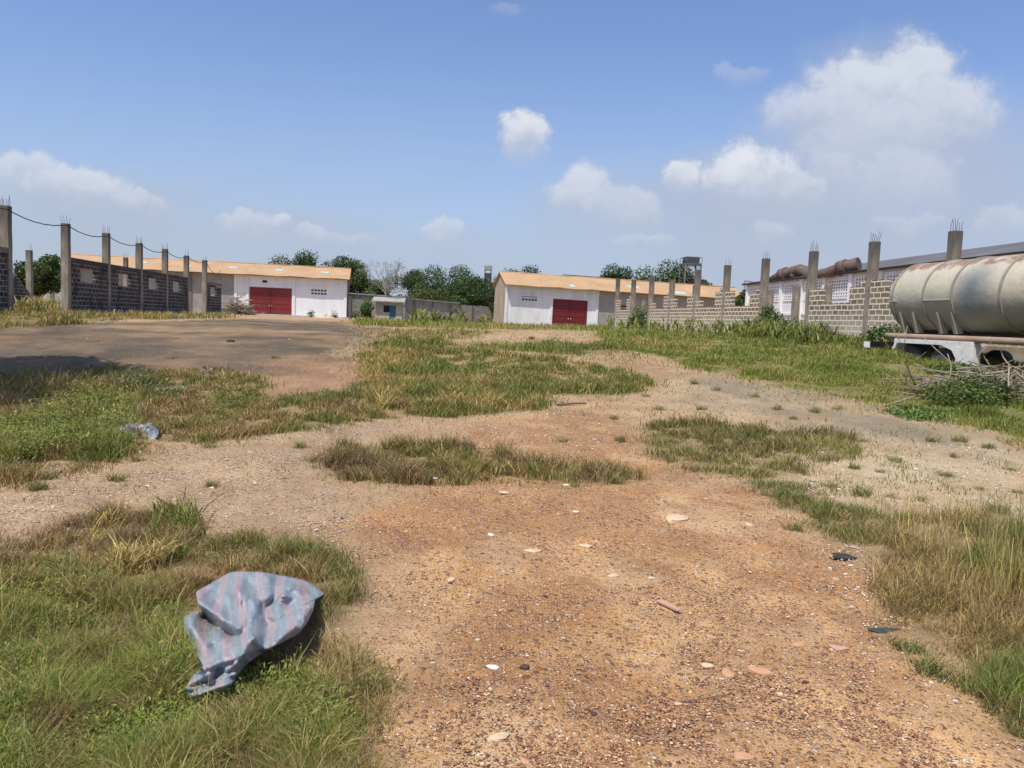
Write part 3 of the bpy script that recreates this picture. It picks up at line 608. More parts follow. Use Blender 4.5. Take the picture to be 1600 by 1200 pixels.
SL = ['pale tan flat stone high in the red gravel left of centre', 'pale tan stone right of centre in the upper gravel', 'largest flat tan stone at the crest of the red gravel', 'orange tinted white chip behind the rust brown patch', 'tiny white chip at the upper left of the red gravel',
 'tan stone between the crest and the pink slab', 'tan pebble near the left rim of the gravel', 'pale yellow stone beside the dark brown round stone', 'small tan stone left below the dark brown stone', 'orange stone left of the widest orange stone', 'widest orange rounded stone at lower right of the gravel',
 'small orange stone above the orange pair at lower right', 'orange stone near the right side of the gravel', 'large orange stone at the very bottom right of centre', 'tan stone above the widest orange stone', 'small dull pink stone in the upper right gravel', 'little white chip above the pink slab stone', 'little white chip behind the gravel crest',
 'broad tan stone at the bottom left of the gravel', 'orange stone at the bottom edge of the picture', 'little white chip on the gravel crest', 'little white chip below the rust brown grass patch', 'dull pink stone by the right hand edge of the gravel', 'small tan stone low in the centre of the gravel', 'small orange stone at the left rim of the gravel', 'small tan stone below the crest at right']
for i, (u, v, w, k) in enumerate(STN):
    g = ground(u, v)[0]; s = w*g[1]/F*1.1
    o = stone_mesh('stone', s, s*.62, s*.26, i+3, M_ST[k]); o.location = (g[0], g[1], g[2]+s*.05); o.rotation_euler = (0, 0, rng.uniform(0, 3))
    tag(o, SL[i], 'stone', 'loose stones on the red gravel')
g = ground(820, 1047)[0]; o = stone_mesh('stone', .021, .016, .017, 77, M_ST[2]); o.location = (g[0], g[1], g[2]+.012); tag(o, 'dark brown round stone alone on the gravel near bottom centre', 'stone')
for (u, v, l) in ((852, 933, 'small dark grey stone in the upper part of the red gravel'), (1258, 1068, 'blackish stone at the lower right of the gravel'), (928, 1118, 'flat dark grey stone at the bottom of the gravel')):
    g = ground(u, v)[0]; o = stone_mesh('stone', .016, .011, .009, int(u), M_ST[2]); o.location = (g[0], g[1], g[2]+.005); tag(o, l, 'stone')
g = ground(1045, 948)[0]; mb = MB(); mb.prism([(-.075, 0), (.07, 0), (.085, .012), (.06, .016), (-.07, .014), (-.085, .008)], -.017, .017)
o = mb.build('stone_slab', M_ST[4], None, .003); o.location = g; o.rotation_euler = (0, .03, -.95); tag(o, 'long pinkish slab shaped stone on the gravel', 'stone')

# ---------------------------------------------------------------- crumpled striped sack in the foreground
def sack():
    cx, cy = 398, 985
    P = np.array(SACK, float); n = len(P)
    dense = []
    for i in range(n):
        a, b = P[i], P[(i+1) % n]
        for t in np.linspace(0, 1, 9)[:-1]: dense.append(a*(1-t)+b*t)
    dense = np.array(dense)
    dense = (np.roll(dense, 1, 0)+dense*2+np.roll(dense, -1, 0))/4
    m = len(dense); R = 70; rho = np.linspace(0, 1, R+1)[1:]
    UU = cx+(dense[None, :, 0]-cx)*rho[:, None]; VV = cy+(dense[None, :, 1]-cy)*rho[:, None]
    rr = np.repeat(rho[:, None], m, 1)
    def seg(ax, ay, bx, by):
        ax, ay, bx, by = 200+ax/3.53, 860+ay/3.53, 200+bx/3.53, 860+by/3.53
        dx, dy = bx-ax, by-ay; t = np.clip(((UU-ax)*dx+(VV-ay)*dy)/(dx*dx+dy*dy), 0, 1)
        return np.hypot(UU-ax-t*dx, (VV-ay-t*dy))
    wu = (fbm(UU/50, VV/50, 5, 2)-.5)*22
    h = .045+.06*(1-rr**2)
    def add(A, w, *s, sharp=2):
        nonlocal h
        d = seg(*s)+wu*.35; h = h+A*np.exp(-(np.abs(d)/(w/3.53))**sharp)
    add(.085, 34, 392, 285, 590, 430); add(-.07, 30, 425, 372, 580, 462)
    add(.06, 60, 610, 240, 690, 470); add(.045, 44, 640, 120, 600, 240); add(.075, 52, 410, 650, 700, 490); add(-.035, 60, 790, 300, 740, 480)
    add(.025, 60, 880, 150, 830, 320); add(.06, 46, 1015, 290, 800, 530); add(.04, 40, 750, 130, 770, 260); add(.05, 40, 330, 370, 430, 560)
    add(.035, 26, 380, 790, 560, 735); add(.03, 22, 340, 740, 450, 690)
    # lifted lower right rim
    d = seg(1010, 420, 620, 680); h = h+.055*np.exp(-(d/26)**2)
    d = seg(560, 740, 340, 780); h = h+.03*np.exp(-(d/14)**2)
    def fold(ang, wl, amp, warp, seed, p=1.3):
        q = (UU*math.cos(ang)+VV*math.sin(ang)); w_ = (fbm(UU/60+seed, VV/60, seed, 2)-.5)*warp
        am = np.clip((fbm(UU/50+seed*3, VV/50, seed+5, 2)-.25)*2.4, 0, 1.2)
        return amp*am*(1-np.abs(np.sin((q+w_)*PI/wl)))**p
    h = h+fold(.30, 44, .032, 70, 3, 1.0)+fold(-.70, 62, .030, 80, 7, 1.0)+fold(1.2, 27, .014, 50, 11, 1.0)+fold(.15, 13, .006, 30, 15, 1.0)+fold(-.9, 16, .007, 34, 19, 1.0)
    low = np.clip((VV-1040)/40, 0, 1); h = h*(1-.45*low)+low*fold(1.35, 11, .03, 16, 23, 1.0)
    h = np.maximum(h, .012)
    G = ground(np.array([cx]), np.array([cy]))[0]
    U = np.concatenate([[cx], UU.ravel()]); Vv = np.concatenate([[cy], VV.ravel()]); hh = np.concatenate([[h[0].mean()], h.ravel()])
    d = rays(U, Vv); z0 = G[2]
    t = (z0+hh-EYE)/d[:, 2]; pts = np.stack([d[:, 0]*t, d[:, 1]*t, z0+hh], -1)
    base = pts.mean(0); base[2] = z0; pts = pts-base
    stripe = np.concatenate([[0], (UU*.97+VV*-.15+wu*.9+10*np.sin(VV/45+UU/70)+h*60).ravel()])
    fs = []; sz = []
    for k in range(m): fs += [0, 1+k, 1+(k+1) % m]; sz.append(3)
    idx = 1+np.arange(R*m).reshape(R, m); a = idx[:-1]; b = idx[1:]
    q = np.stack([a, b, np.roll(b, -1, 1), np.roll(a, -1, 1)], -1).reshape(-1)
    fs += list(q); sz += [4]*((R-1)*m)
    nn = NT('striped_woven_plastic'); s = nn.attr('stripe').outputs['Fac']
    ph = nn.math('SINE', nn.math('MULTIPLY', s, 2*PI/33.)); f = nn.ramp(nn.math('MULTIPLY_ADD', ph, .5, .5), [(.60, 0.), (.70, 1.)])
    ph2 = nn.math('SINE', nn.math('MULTIPLY', s, 2*PI/11.)); f2 = nn.ramp(nn.math('MULTIPLY_ADD', ph2, .5, .5), [(.88, 0.), (.96, 1.)])
    col = nn.mix(f, (.25,.30,.33), (.37,.29,.30)); col = nn.mix(nn.math('MULTIPLY', f2, .25), col, (.42,.50,.54))
    no = nn.noise(30, 5, .7); col = nn.mix(nn.math('MULTIPLY', nn.ramp(no, [(.45, 0.), (.7, 1.)]), .35), col, (.55,.56,.56))
    di = nn.noise(9, 5, .7, nn.mapping((1,1,1), loc=(3,3,3))); col = nn.mix(nn.math('MULTIPLY', nn.ramp(di, [(.55, 0.), (.72, 1.)]), .4), col, (.16,.13,.10))
    wv = nn.noise(260, 2, .5); cr_ = nn.noise(34, 6, .75, nn.mapping((1, 1, 1), loc=(1, 5, 2))); nn.bump(nn.math('ADD', nn.math('MULTIPLY', wv, .15), nn.math('MULTIPLY', cr_, 1.2)), .012, .9)
    nn.done(col, .30, .6)
    o = npmesh('plastic_sack', pts, fs, sz, nn.m, None, True, None, {'stripe': stripe}); o.location = base
    so_ = o.modifiers.new('thickness', 'SOLIDIFY'); so_.thickness = .003
    tag(o, 'crumpled blue grey and pink striped woven plastic sack in the foreground grass', 'sack')
    return o
sack()
# tattered plastic sheet in the mid-left weeds
def small_sheet():
    g = ground(218, 682)[0]; nx, ny = 46, 30; V = []; 
    for j in range(ny+1):
        for i in range(nx+1):
            a = i/nx; b = j/ny; x = (a-.5)*.50*(1-.45*b*(1 if a > .5 else .4)); y = (b-.5)*.34
            z = .035+.035*math.sin(a*7+b*3)+.05*b+.05*float(fbm(a*5, b*5, 4, 3))-.10*abs(a-.25)+.05*float(fbm(a*16, b*14, 6, 3))
            x += .05*float(fbm(a*4, b*9, 8, 2)); V.append((x, y+.03*math.sin(a*12), max(.01, z)))
    fs = [(j*(nx+1)+i, j*(nx+1)+i+1, (j+1)*(nx+1)+i+1, (j+1)*(nx+1)+i) for j in range(ny) for i in range(nx)]
    n = NT('torn_grey_plastic'); no = n.noise(14, 6, .75); col = n.ramp(no, [(.38, (.06,.07,.085)), (.52, (.18,.20,.21)), (.64, (.42,.41,.39))]); n.bump(no, .02, .6); n.done(col, .4, .5)
    mb = MB(); mb.add(V, fs, True); o = mb.build('plastic_sheet', n.m); o.location = g; o.rotation_euler = (.1, 0, .1)
    so_ = o.modifiers.new('thickness', 'SOLIDIFY'); so_.thickness = .004
    tag(o, 'torn grey white plastic sheet half hidden in the mid left weeds', 'plastic sheet')
small_sheet()
def scrap(u, v, w, colr, name, label, cat):
    g = ground(u, v)[0]; mb = MB(); n = 20; R = 6; V = [(0, 0, .012)]
    for j in range(1, R+1):
        for i in range(n):
            a = 2*PI*i/n; q = j/R; rr = w*.5*q*(1+.28*math.sin(2*a+u)+.14*math.sin(3*a+v)+.06*math.sin(7*a))
            V.append((rr*math.cos(a)*1.2, rr*math.sin(a)*.62, .004+w*.16*float(fbm(math.cos(a)*q*2.2+u, math.sin(a)*q*2.2+v, 3, 3))*(1.15-q)))
    fs = [(0, 1+i, 1+(i+1) % n) for i in range(n)]+[(1+j*n+i, 1+(j+1)*n+i, 1+(j+1)*n+(i+1) % n, 1+j*n+(i+1) % n) for j in range(R-1) for i in range(n)]
    mb.add(V, fs, False); o = mb.build(name, m_mottle(name+'_skin', colr, tuple(c*1.4 for c in colr), 14, .9, .002, spec=.08)); o.location = g; s = o.modifiers.new('t', 'SOLIDIFY'); s.thickness = .003; tag(o, label, cat)
scrap(105, 826, .07, (.45,.55,.75), 'water_sachet', 'small crumpled blue and white plastic sachet in the dry grass', 'litter')
scrap(1318, 870, .17, (.045,.042,.042), 'plastic_scrap', 'flat dark torn plastic scrap at the right rim of the gravel', 'litter')
scrap(1390, 987, .15, (.05,.056,.045), 'cloth_scrap', 'dark greenish rag at the edge of the right foreground grass', 'litter')
scrap(1262, 798, .10, (.25,.23,.2), 'plastic_scrap', 'small grey scrap beside the sparse grass right of the gravel', 'litter')
# sticks lying on the ground
def stick(u0, v0, u1, v1, r, label, m=None, name='stick'):
    a, b = ground(np.array([u0, u1]), np.array([v0, v1])); a = Vector(a); b = Vector(b); mb = MB(); o_ = a.copy()
    mid = (a+b)/2+Vector((rng.normal(0, .02), rng.normal(0, .02), .012)); mb.tube([a-o_+Vector((0,0,r)), mid-o_+Vector((0,0,r)), b-o_+Vector((0,0,r))], [r, r*.9, r*.5], 6)
    o = mb.build(name, m or M_DRYBR2); o.location = o_; tag(o, label, 'stick')
stick(870, 634, 916, 632, .022, 'grey stick on the bare ground just right of the middle grass island')
stick(898, 1055, 928, 1066, .0035, 'thin dark twig on the gravel near bottom centre')
stick(0, 1143, 82, 1187, .003, 'long pale straw stem in the bottom left grass', M_DRYBR)
stick(1000, 954, 1018, 953, .003, 'short pale splinter beside the pinkish slab stone', M_DRYBR)
stick(1060, 1098, 1140, 1086, .003, 'thin brown twig low on the gravel right of bottom centre')

# isolated tufts on the right ground, each a thing
def tuft_mesh(seed, n=70, H=.09, spread=.035, w=.004, keys=('y','g','d'), ww=(.6,.25,.15)):
    global rng
    old = rng; rng = np.random.default_rng(seed)
    P = np.stack([rng.normal(0, spread, n), rng.normal(0, spread, n), np.zeros(n)], -1)
    o = blades(P, H*rng.uniform(.5, 1.2, n), w*rng.uniform(.7, 1.3, n), pick(list(keys), list(ww), rng.uniform(0, 9, (n, 3)), seed), 1.0, 'grass_tuft', '', 3, kind=None)
    rng = old; return o
tufts = [tuft_mesh(900+i, 80+20*i, .085+.01*i, .04, .0055) for i in range(5)]
TP = [(1440,782),(1530,765),(1095,640),(1275,645),(1335,733),(1375,738),(1400,720),(1455,690),(1500,690),(1345,775),(1390,778),(1420,640),(1180,620),(1240,655),(1560,800),(1590,770),(1270,700),(1480,745),(1200,700),
      (1545,700),(1350,690),(1120,610),(1030,640),(960,655),(970,690),(1580,735),(1300,760),(1490,715),(80,748),(60,765),(330,700),(215,720),(180,752),(470,700),(575,1075),(560,1040),(880,690),(1405,1010),(1425,1020),(1450,1050),(1490,1070),
      (490,720),(330,760),(200,590),(375,600),(430,560),(270,560),(1050,560),(1085,600),(1590,1150),(1570,1120),(1310,640),(1215,640),(760,520),(830,530),(1010,620),(900,760),(960,755),(1240,830),(1520,830)]
used = set()
for i, (u, v) in enumerate(TP):
    g = ground(u, v)[0]; k = i % 5
    o = tufts[k] if k not in used else tufts[k].copy()
    if k in used: C.objects.link(o)
    used.add(k); o.location = g; sc = rng.uniform(.7, 1.25)*(1 if g[1] > 4 else .8)*max(1, g[1]/9)**.5; o.scale = (sc, sc, sc*rng.uniform(.8, 1.2)); o.rotation_euler = (0, 0, rng.uniform(0, 6))
    tag(o, 'small grey green grass tuft alone on bare ground', 'grass tuft', 'lone grass tufts on the bare ground')

# ---------------------------------------------------------------- unfinished block walls with columns
WDIR = math.atan2(1, -.14)                         # direction of the wall rows
def rebars(parent, n, H, s=.11, seed=0):
    r = random.Random(seed)
    pos = [(-s, -s), (s, -s), (s, s), (-s, s), (0, -s), (0, s)][:n]
    for (x, y) in pos:
        mb = MB(); h = r.uniform(.24, .44); dx, dy = r.gauss(0, .035), r.gauss(0, .035)
        mb.tube([(x, y, H-.05), (x, y, H+h*.4), (x+dx, y+dy, H+h)], .008, 6); mb.build('rebar', M_REBAR, parent)
def column(parent, lx, ly, base, H, nb, seed, name='concrete_column', w=.15, label=None):
    r = random.Random(seed); mb = MB(); zs = [0, .6, 1.2, H*.45, H*.62, H*.8, H]
    vs = []; 
    for z in zs:
        for (sx, sy) in ((-1,-1),(1,-1),(1,1),(-1,1)): vs.append((sx*(w+r.uniform(-.008, .008)), sy*(w+r.uniform(-.008, .008)), z))
    fs = [(3,2,1,0)]+[(4*i+k, 4*i+(k+1) % 4, 4*i+4+(k+1) % 4, 4*i+4+k) for i in range(len(zs)-1) for k in range(4)]+[tuple(4*(len(zs)-1)+k for k in range(4))]
    mb.add(vs, fs); z0 = 1.95+r.uniform(-.1, .1)
    mb.box(-w-.006, w+.006, -w-.006, w+.006, z0, z0+.03)          # pour joint
    o = mb.build(name, M_COL, parent, .01); o.location = (lx, ly, base)
    if label: o['label'] = label
    rebars(o, nb, H, w*.7, seed); return o
def wallrow(label, p0, p1, cols, panels, mat, thick, mode, group=None, base=None):
    """p0,p1 world xy of first and last column; local x runs p0->p1"""
    p0 = Vector(p0); p1 = Vector(p1); d = p1-p0; ang = math.atan2(d.y, d.x); Ln = d.length
    zb = base if base is not None else min(zt(*p0), zt(*p1))-.02
    root = empty('unfinished_wall', (p0.x, p0.y, zb), ang, label, 'wall', group)
    return root, Ln
# left row: local x runs away from the camera, +y is to the left (away from the yard), yard face is -y
LX = lambda y: -19.65-.128*(y-33.2)
YL = [33.2, 37.5, 41.9, 46.15, 50.4]
ZE = EYE
def left_wall():
    p0 = Vector((LX(33.2), 33.2)); p1 = Vector((LX(50.4), 50.4)); d = p1-p0; ang = math.atan2(d.y, d.x); zb = 1.08
    root = empty('unfinished_wall', (p0.x, p0.y, zb), ang, 'long dark block wall with four window holes and five tall columns at left', 'wall')
    s = [(y-33.2)/math.sin(ang) for y in YL]; top = ZE+2.0-zb; H = ZE+3.45-zb
    for i, x in enumerate(s): column(root, x, .0, 0, H+(.04 if i % 2 else -.02), [4, 4, 5, 4, 3][i], 10+i)
    yf = -.10
    for i in range(4):
        a = s[i]+.15; b = s[i+1]-.15; L_ = b-a; w0 = a+L_*.26; w1 = a+L_*.66; zw0 = ZE+.98-zb; zw1 = ZE+1.62-zb; zt_ = top-.2
        mb = MB()
        mb.box(a, w0, yf, yf+.15, -.3, zt_); mb.box(w1, b, yf, yf+.15, -.3, zt_); mb.box(w0, w1, yf, yf+.15, -.3, zw0); mb.box(w0, w1, yf, yf+.15, zw1, zt_)
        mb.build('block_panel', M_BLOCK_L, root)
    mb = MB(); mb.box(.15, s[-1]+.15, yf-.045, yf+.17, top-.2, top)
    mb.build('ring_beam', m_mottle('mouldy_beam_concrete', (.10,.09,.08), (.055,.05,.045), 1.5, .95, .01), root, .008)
left_wall()
def left_stub(y0, y1, label, colseed, near=False):
    p0 = Vector((LX(y0), y0)); zb = 1.08
    ang = math.atan2(1, -.128); root = empty('unfinished_wall', (p0.x, p0.y, zb), ang, label, 'wall')
    L_ = (y1-y0)/math.sin(ang); H = ZE+3.45-zb; yf = -.10; top = ZE+1.95-zb
    if near:
        column(root, 0, 0, 0, ZE+3.5-zb, 6, colseed); a, b = -L_, -.15
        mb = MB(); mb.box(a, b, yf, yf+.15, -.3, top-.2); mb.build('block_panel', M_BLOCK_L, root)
    else:
        column(root, 0, 0, 0, H, 3, colseed); a, b = .15, L_; w0 = a+.25*L_; w1 = a+.62*L_
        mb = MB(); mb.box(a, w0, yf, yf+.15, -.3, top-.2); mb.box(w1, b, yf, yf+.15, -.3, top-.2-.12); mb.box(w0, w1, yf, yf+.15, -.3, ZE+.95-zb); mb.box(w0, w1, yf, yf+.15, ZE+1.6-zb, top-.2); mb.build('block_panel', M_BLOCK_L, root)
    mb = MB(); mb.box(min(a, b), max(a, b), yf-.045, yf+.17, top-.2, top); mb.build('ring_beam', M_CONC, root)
left_stub(54.7, 59.0, 'short dark block wall with one window hole behind the far end of the long left wall', 31)
left_stub(28.4, 35.5, 'block wall end with a tall six bar column at the left edge of the photo', 32, True)
def lone(u, vtop, y, H, nb, seed, label, w=.15):
    p = at(u, vtop, y); zb = zt(p.x, p.y)-.05
    root = empty('unfinished_column', (p.x, p.y, zb), WDIR, label, 'column'); column(root, 0, 0, 0, p.z-zb, nb, seed, w=w)
    return root
r_ = lone(45.5, 391, 48, 0, 2, 41, 'lone column with a stub of dark wall seen through the gap in the left wall')
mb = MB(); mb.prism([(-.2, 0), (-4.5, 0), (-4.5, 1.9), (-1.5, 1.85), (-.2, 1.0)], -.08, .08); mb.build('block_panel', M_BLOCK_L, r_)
lone(196.5, 402.5, 55, 0, 4, 42, 'lone column standing behind the second window bay of the left wall', .14)

# right rows (local x runs away, the yard face is +y)
RX = lambda y: 13.75-.1455*(y-24.1)
YR = [24.1, 28.2, 32.35, 36.6, 40.9, 45.0, 49.2, 53.3, 57.5, 61.8]
RT_ = [3.36, 3.43, 3.43, 3.45, 3.42, 3.42, 3.05, 3.42, 3.45, 3.75]
def right_wall(ks, label, extra=None):
    ys = [YR[k] for k in ks]; p0 = Vector((RX(ys[0]), ys[0])); ang = math.atan2(1, -.1455); zb = 1.27
    root = empty('unfinished_wall', (p0.x, p0.y, zb), ang, label, 'wall')
    s = [(y-ys[0])/math.sin(ang) for y in ys]
    for i, k in enumerate(ks): column(root, s[i], 0, -.1, ZE+RT_[k]-zb+.1, [6, 6, 6, 4, 3, 2, 0, 1, 0, 0][k], 60+k)
    tall = ZE+1.82-zb; sill = ZE+1.22-zb; y0, y1 = -.02, .13
    def panel(a, b, i, ends=(.26, .24)):
        r = random.Random(i+5); L_ = b-a; w0 = a+L_*ends[0]; w1 = b-L_*ends[1]; mb = MB()
        t0 = tall+r.choice([0, .205, -.0]); t1 = tall+r.choice([0, .205, -.205])
        mb.box(a, w0, y0, y1, -.12, t0); mb.box(w1, b, y0, y1, -.12, t1); mb.box(w0, w1, y0, y1, -.12, sill)
        mb.box(a, a+.4, y0, y1, t0, t0+.2)
        mb.build('block_panel', M_BLOCK_R, root)
        mb = MB(); mb.box(a-.15 if a > .2 else a, b, y1, y1+.05, -.12, .10); mb.build('plinth', M_TANPL, root)
        mb = MB(); mb.box(a-.15 if a > .2 else a, b+.1, y1+.003, y1+.12, -.45, -.13); mb.build('footing', M_CREAM, root)
    for i in range(len(ks)-1): panel(s[i]+.15, s[i+1]-.15, ks[i])
    if extra: 
        for (a, b, e) in extra: panel(a, b, 3, e)
    return root
right_wall([0, 1, 2], 'pale mortared block wall with three tall columns behind the tank trailer', [(-6.0, -.15, (.3, .2))])
right_wall([3, 4, 5, 6, 7], 'long low pale block wall with five columns in the middle of the right row')
right_wall([8, 9], 'short block panel between the two farthest columns of the right row')
lone(1245, 447.5, 40, 0, 0, 71, 'bare concrete post in the gap before the white warehouse', .16)
lone(1204, 453, 44, 0, 0, 72, 'shorter bare post close behind the bushy column', .16)
lone(1295, 446, 40, 0, 0, 73, 'dark bare post in the window opening of the near right wall', .16)
for (u, v, y, l) in ((1006, 469, 66, 'thin dark post behind the gap of the far right row'), (1086, 446, 62, 'grey post just left of the tank tower column')):
    lone(u, v, y, 0, 0, int(u), l, .14)

# sagging cable over the left columns
def cable():
    ys = [25, 28.4]+YL+[54.7]; mb = MB(); pts = []
    tops = [Vector((LX(y)+.16, y-.16, ZE+3.36)) for y in ys]
    for i in range(len(tops)-1):
        a, b = tops[i], tops[i+1]
        for t in np.linspace(0, 1, 13)[:-1]: p = a.lerp(b, t); p.z -= .22*4*t*(1-t)*(1 if i else .3); p.z += .008*math.sin(t*40); pts.append(p)
    pts.append(tops[-1]); e = tops[-1]
    for t in np.linspace(.1, 1, 8): pts.append(e.lerp(Vector((-29.5, 76, 1.3+ZE+2.6)), t)-Vector((0, 0, 2.0*t*(1-t)*1.2)))
    o0 = pts[0].copy(); mb.tube([p-o0 for p in pts], .021, 6); o = mb.build('overhead_cable', M_BLACK); o.location = o0
    tag(o, 'black cable sagging from column top to column top along the left wall', 'cable')
cable()

# ---------------------------------------------------------------- warehouses
def warehouse(name, label, org, ang, tilt, L_, dep, eave, ridge, paint, door, dm, pil, white_to, white_from, skylights, vents, side, mirror):
    """local x along the front from its left corner, y back; front wall plane y=0"""
    root = empty(name, org, ang, label, 'warehouse'); root.rotation_euler = (0, tilt, ang)
    b = -1.2; d0, d1, dz0, dz1 = door
    def rect(x0, x1, z0, z1, m, nm='wall'):
        mb = MB(); mb.box(x0, x1, 0, .2, z0, z1); return mb.build(nm, m, root)
    # front in painted and bare stretches
    cuts = sorted([white_from, white_to])
    mbp = MB(); mbp.box(cuts[0], d0, 0, .2, b, eave); mbp.box(d1, cuts[1], 0, .2, b, eave); mbp.box(d0, d1, 0, .2, dz1, eave); mbp.box(d0, d1, 0, .2, b, dz0)
    mbp.build('painted_wall', paint, root)
    mbg = MB()
    if cuts[0] > .01: mbg.box(0, cuts[0], 0, .2, b, eave)
    if cuts[1] < L_-.01: mbg.box(cuts[1], L_, 0, .2, b, eave)
    mbg.build('block_wall', M_BLOCK_G, root)
    # ends and back
    hw = dep/2
    for x0, nm in ((0, 'gable_wall'), (L_-.2, 'gable_wall')):
        mb = MB(); n = [(0.2, b), (dep, b), (dep, eave), (hw, ridge-.12), (0.2, eave)]
        vs = [(x0, y, z) for y, z in n]+[(x0+.2, y, z) for y, z in n]; k = 5
        mb.add(vs, [tuple(range(k)), tuple(reversed(range(k, 2*k)))]+[(i, i+k, (i+1) % k+k, (i+1) % k) for i in range(k)])
        for y in (dep*.3, dep*.62): mb.box(x0-.08, x0+.28, y, y+.3, b, eave)
        mb.build(nm, side, root)
    mb = MB(); mb.box(.2, L_-.2, dep-.2, dep-.003, b, eave-.02); mb.build('back_wall', M_BLOCK_G, root)
    # pilasters and tie beam
    for x in pil:
        mb = MB(); mb.box(x-.17, x+.17, -.10, 0, b, eave-.1); mb.build('pilaster', paint if cuts[0]-.2 <= x <= cuts[1]+.05 else M_CONC, root)
    mb = MB(); mb.box(cuts[0], cuts[1], -.05, 0, dz1+.12, dz1+.42); mb.build('lintel_band', paint, root)
    mb = MB(); mb.box(0, L_, -.12, 0, eave-.28, eave-.03); mb.build('eave_beam', M_CONC if True else paint, root)
    # doors
    dr = MB(); t = .12
    dr.box(d0-.02, d0+t, -.04, .06, dz0, dz1+.02); dr.box(d1-t, d1+.02, -.04, .06, dz0, dz1+.02); dr.box(d0+t, d1-t, -.04, .06, dz1-t, dz1+.02)
    fr = dr.build('door_frame', dm, root); mid = (d0+d1)/2
    for a, c, s_ in ((d0+t, mid-.015, 1), (mid+.015, d1-t, -1)):
        mb = MB(); mb.box(a, c, .02, .05, dz0+.03, dz1-t)
        nr = 5
        for q in range(nr+1): z = dz0+.06+(dz1-t-dz0-.14)*q/nr; mb.box(a, c, -.012, .02, z, z+.05)
        mb.box(a, a+.05, -.012, .02, dz0+.03, dz1-t-.002); mb.box(c-.05, c, -.012, .02, dz0+.03, dz1-t-.002)
        lf = mb.build('door_leaf', dm, root)
        mb = MB(); xx = c-.2 if s_ > 0 else a+.1; mb.box(xx, xx+.1, -.06, -.012, dz0+1.0, dz0+1.25); mb.build('door_handle', M_SHEET, lf)
    # roof, two slopes
    oh = 1.0; sl_ = (ridge-eave)/hw; x0, x1 = (-.25 if mirror else -.45), L_+.35; mb = MB(); nx = 24
    for side_ in (0, 1):
        ya, yb = (-oh, hw) if side_ == 0 else (dep+oh, hw); za = eave-oh*sl_+.06; zb_ = ridge+.06
        V = []
        for i in range(nx+1):
            x = x0+(x1-x0)*i/nx; sag = .035*math.sin(i*1.7)+.02*math.sin(i*4.1)
            V += [(x, ya, za+sag), (x, (ya+yb)/2, (za+zb_)/2+sag*.5), (x, yb, zb_+sag*.6)]
        n0 = len(V); V += [(x, y, z-.05) for x, y, z in V]
        fs = []
        for i in range(nx):
            for j in range(2):
                a = i*3+j; q = (a, a+3, a+4, a+1); fs.append(q if side_ == 0 else tuple(reversed(q))); q2 = tuple(w+n0 for w in q); fs.append(tuple(reversed(q2)) if side_ == 0 else q2)
            a = i*3; fs.append((a, a+n0, a+3+n0, a+3))
        for i in (0, nx):
            for j in range(2): a = i*3+j; fs.append((a, a+1, a+1+n0, a+n0))
        mb.add(V, fs)
    rf = mb.build('roof', M_ROOF, root)
    mb = MB(); mb.tube([(x0, hw, ridge+.08), (x1, hw, ridge+.08)], .09, 8); mb.build('ridge_cap', M_ROOF, rf)
    mb = MB(); mb.box(x0-.02, x0+.02, 0, 1, -.1, .1)
    for (x, f, w) in skylights:
        mb = MB(); y = -oh+(hw+oh)*f; z = eave+.06+y*sl_; dy = .95
        mb.add([(x, y, z+.06), (x+w, y, z+.06), (x+w, y+dy, z+dy*sl_+.06), (x, y+dy, z+dy*sl_+.06), (x, y, z-.02), (x+w, y, z-.02), (x+w, y+dy, z+dy*sl_-.02), (x, y+dy, z+dy*sl_-.02)], [(0,1,2,3),(0,4,5,1),(1,5,6,2),(2,6,7,3),(3,7,4,0)])
        mb.build('skylight', M_SKYL, rf)
    for (vx, vz) in vents:
        for i in range(5):
            for j in range(2): mb = MB(); mb.box(vx+i*.42, vx+i*.42+.3, -.016, -.004, vz+j*.42, vz+j*.42+.22); mb.build('vent_block', M_DARK, root)
    return root
zbL = ZE-.45
EL = ZE+4.75-zbL; RL = ZE+6.45-zbL
A1 = math.radians(11); L1 = 36.5
orgL = Vector((-22.9, 103.2, zbL))-Vector((math.cos(A1), math.sin(A1), 0))*L1
wl = warehouse('warehouse', 'left warehouse with tan roof, white front and bright red double door', orgL, A1, 0, L1, 12, EL+.15, RL, M_WHITE, (L1-12.6, L1-7.25, .05, 3.55), M_RED,
    [L1-14.4, L1-12.9, L1-6.95, L1-.2, L1-20, L1-26], L1, L1-14.3, [(L1-3.6, .42, 1.1), (L1-9.7, .42, 1.1), (L1-15.7, .45, 1.1), (L1-27.3, .5, 1.3), (L1-21.3, .35, 1.0)], [(L1-4.7, 2.95)], M_BLOCK_W, False)
mb = MB(); mb.box(L1-14.4, L1+.3, -.9, 0, -1.2, .03); mb.build('doorstep', M_CREAM, wl)
mb = MB(); mb.tube([(0,0,0), (0,-.3,-.06)], .09, 10); mb.box(-.06, .06, -.02, .12, .02, .3); o = mb.build('security_camera', M_WHITE, wl); o.location = (L1-.15, -.15, EL-.7)
mb = MB(); mb.box(-.3, .3, -.012, .0, 0, .3); o = mb.build('wall_opening', M_DARK, wl); o.location = (L1-10.7, 0, EL-1.0)
A2 = math.radians(11); L2 = 33.5
orgR = Vector((-1.35, 97.8, ZE-.45))
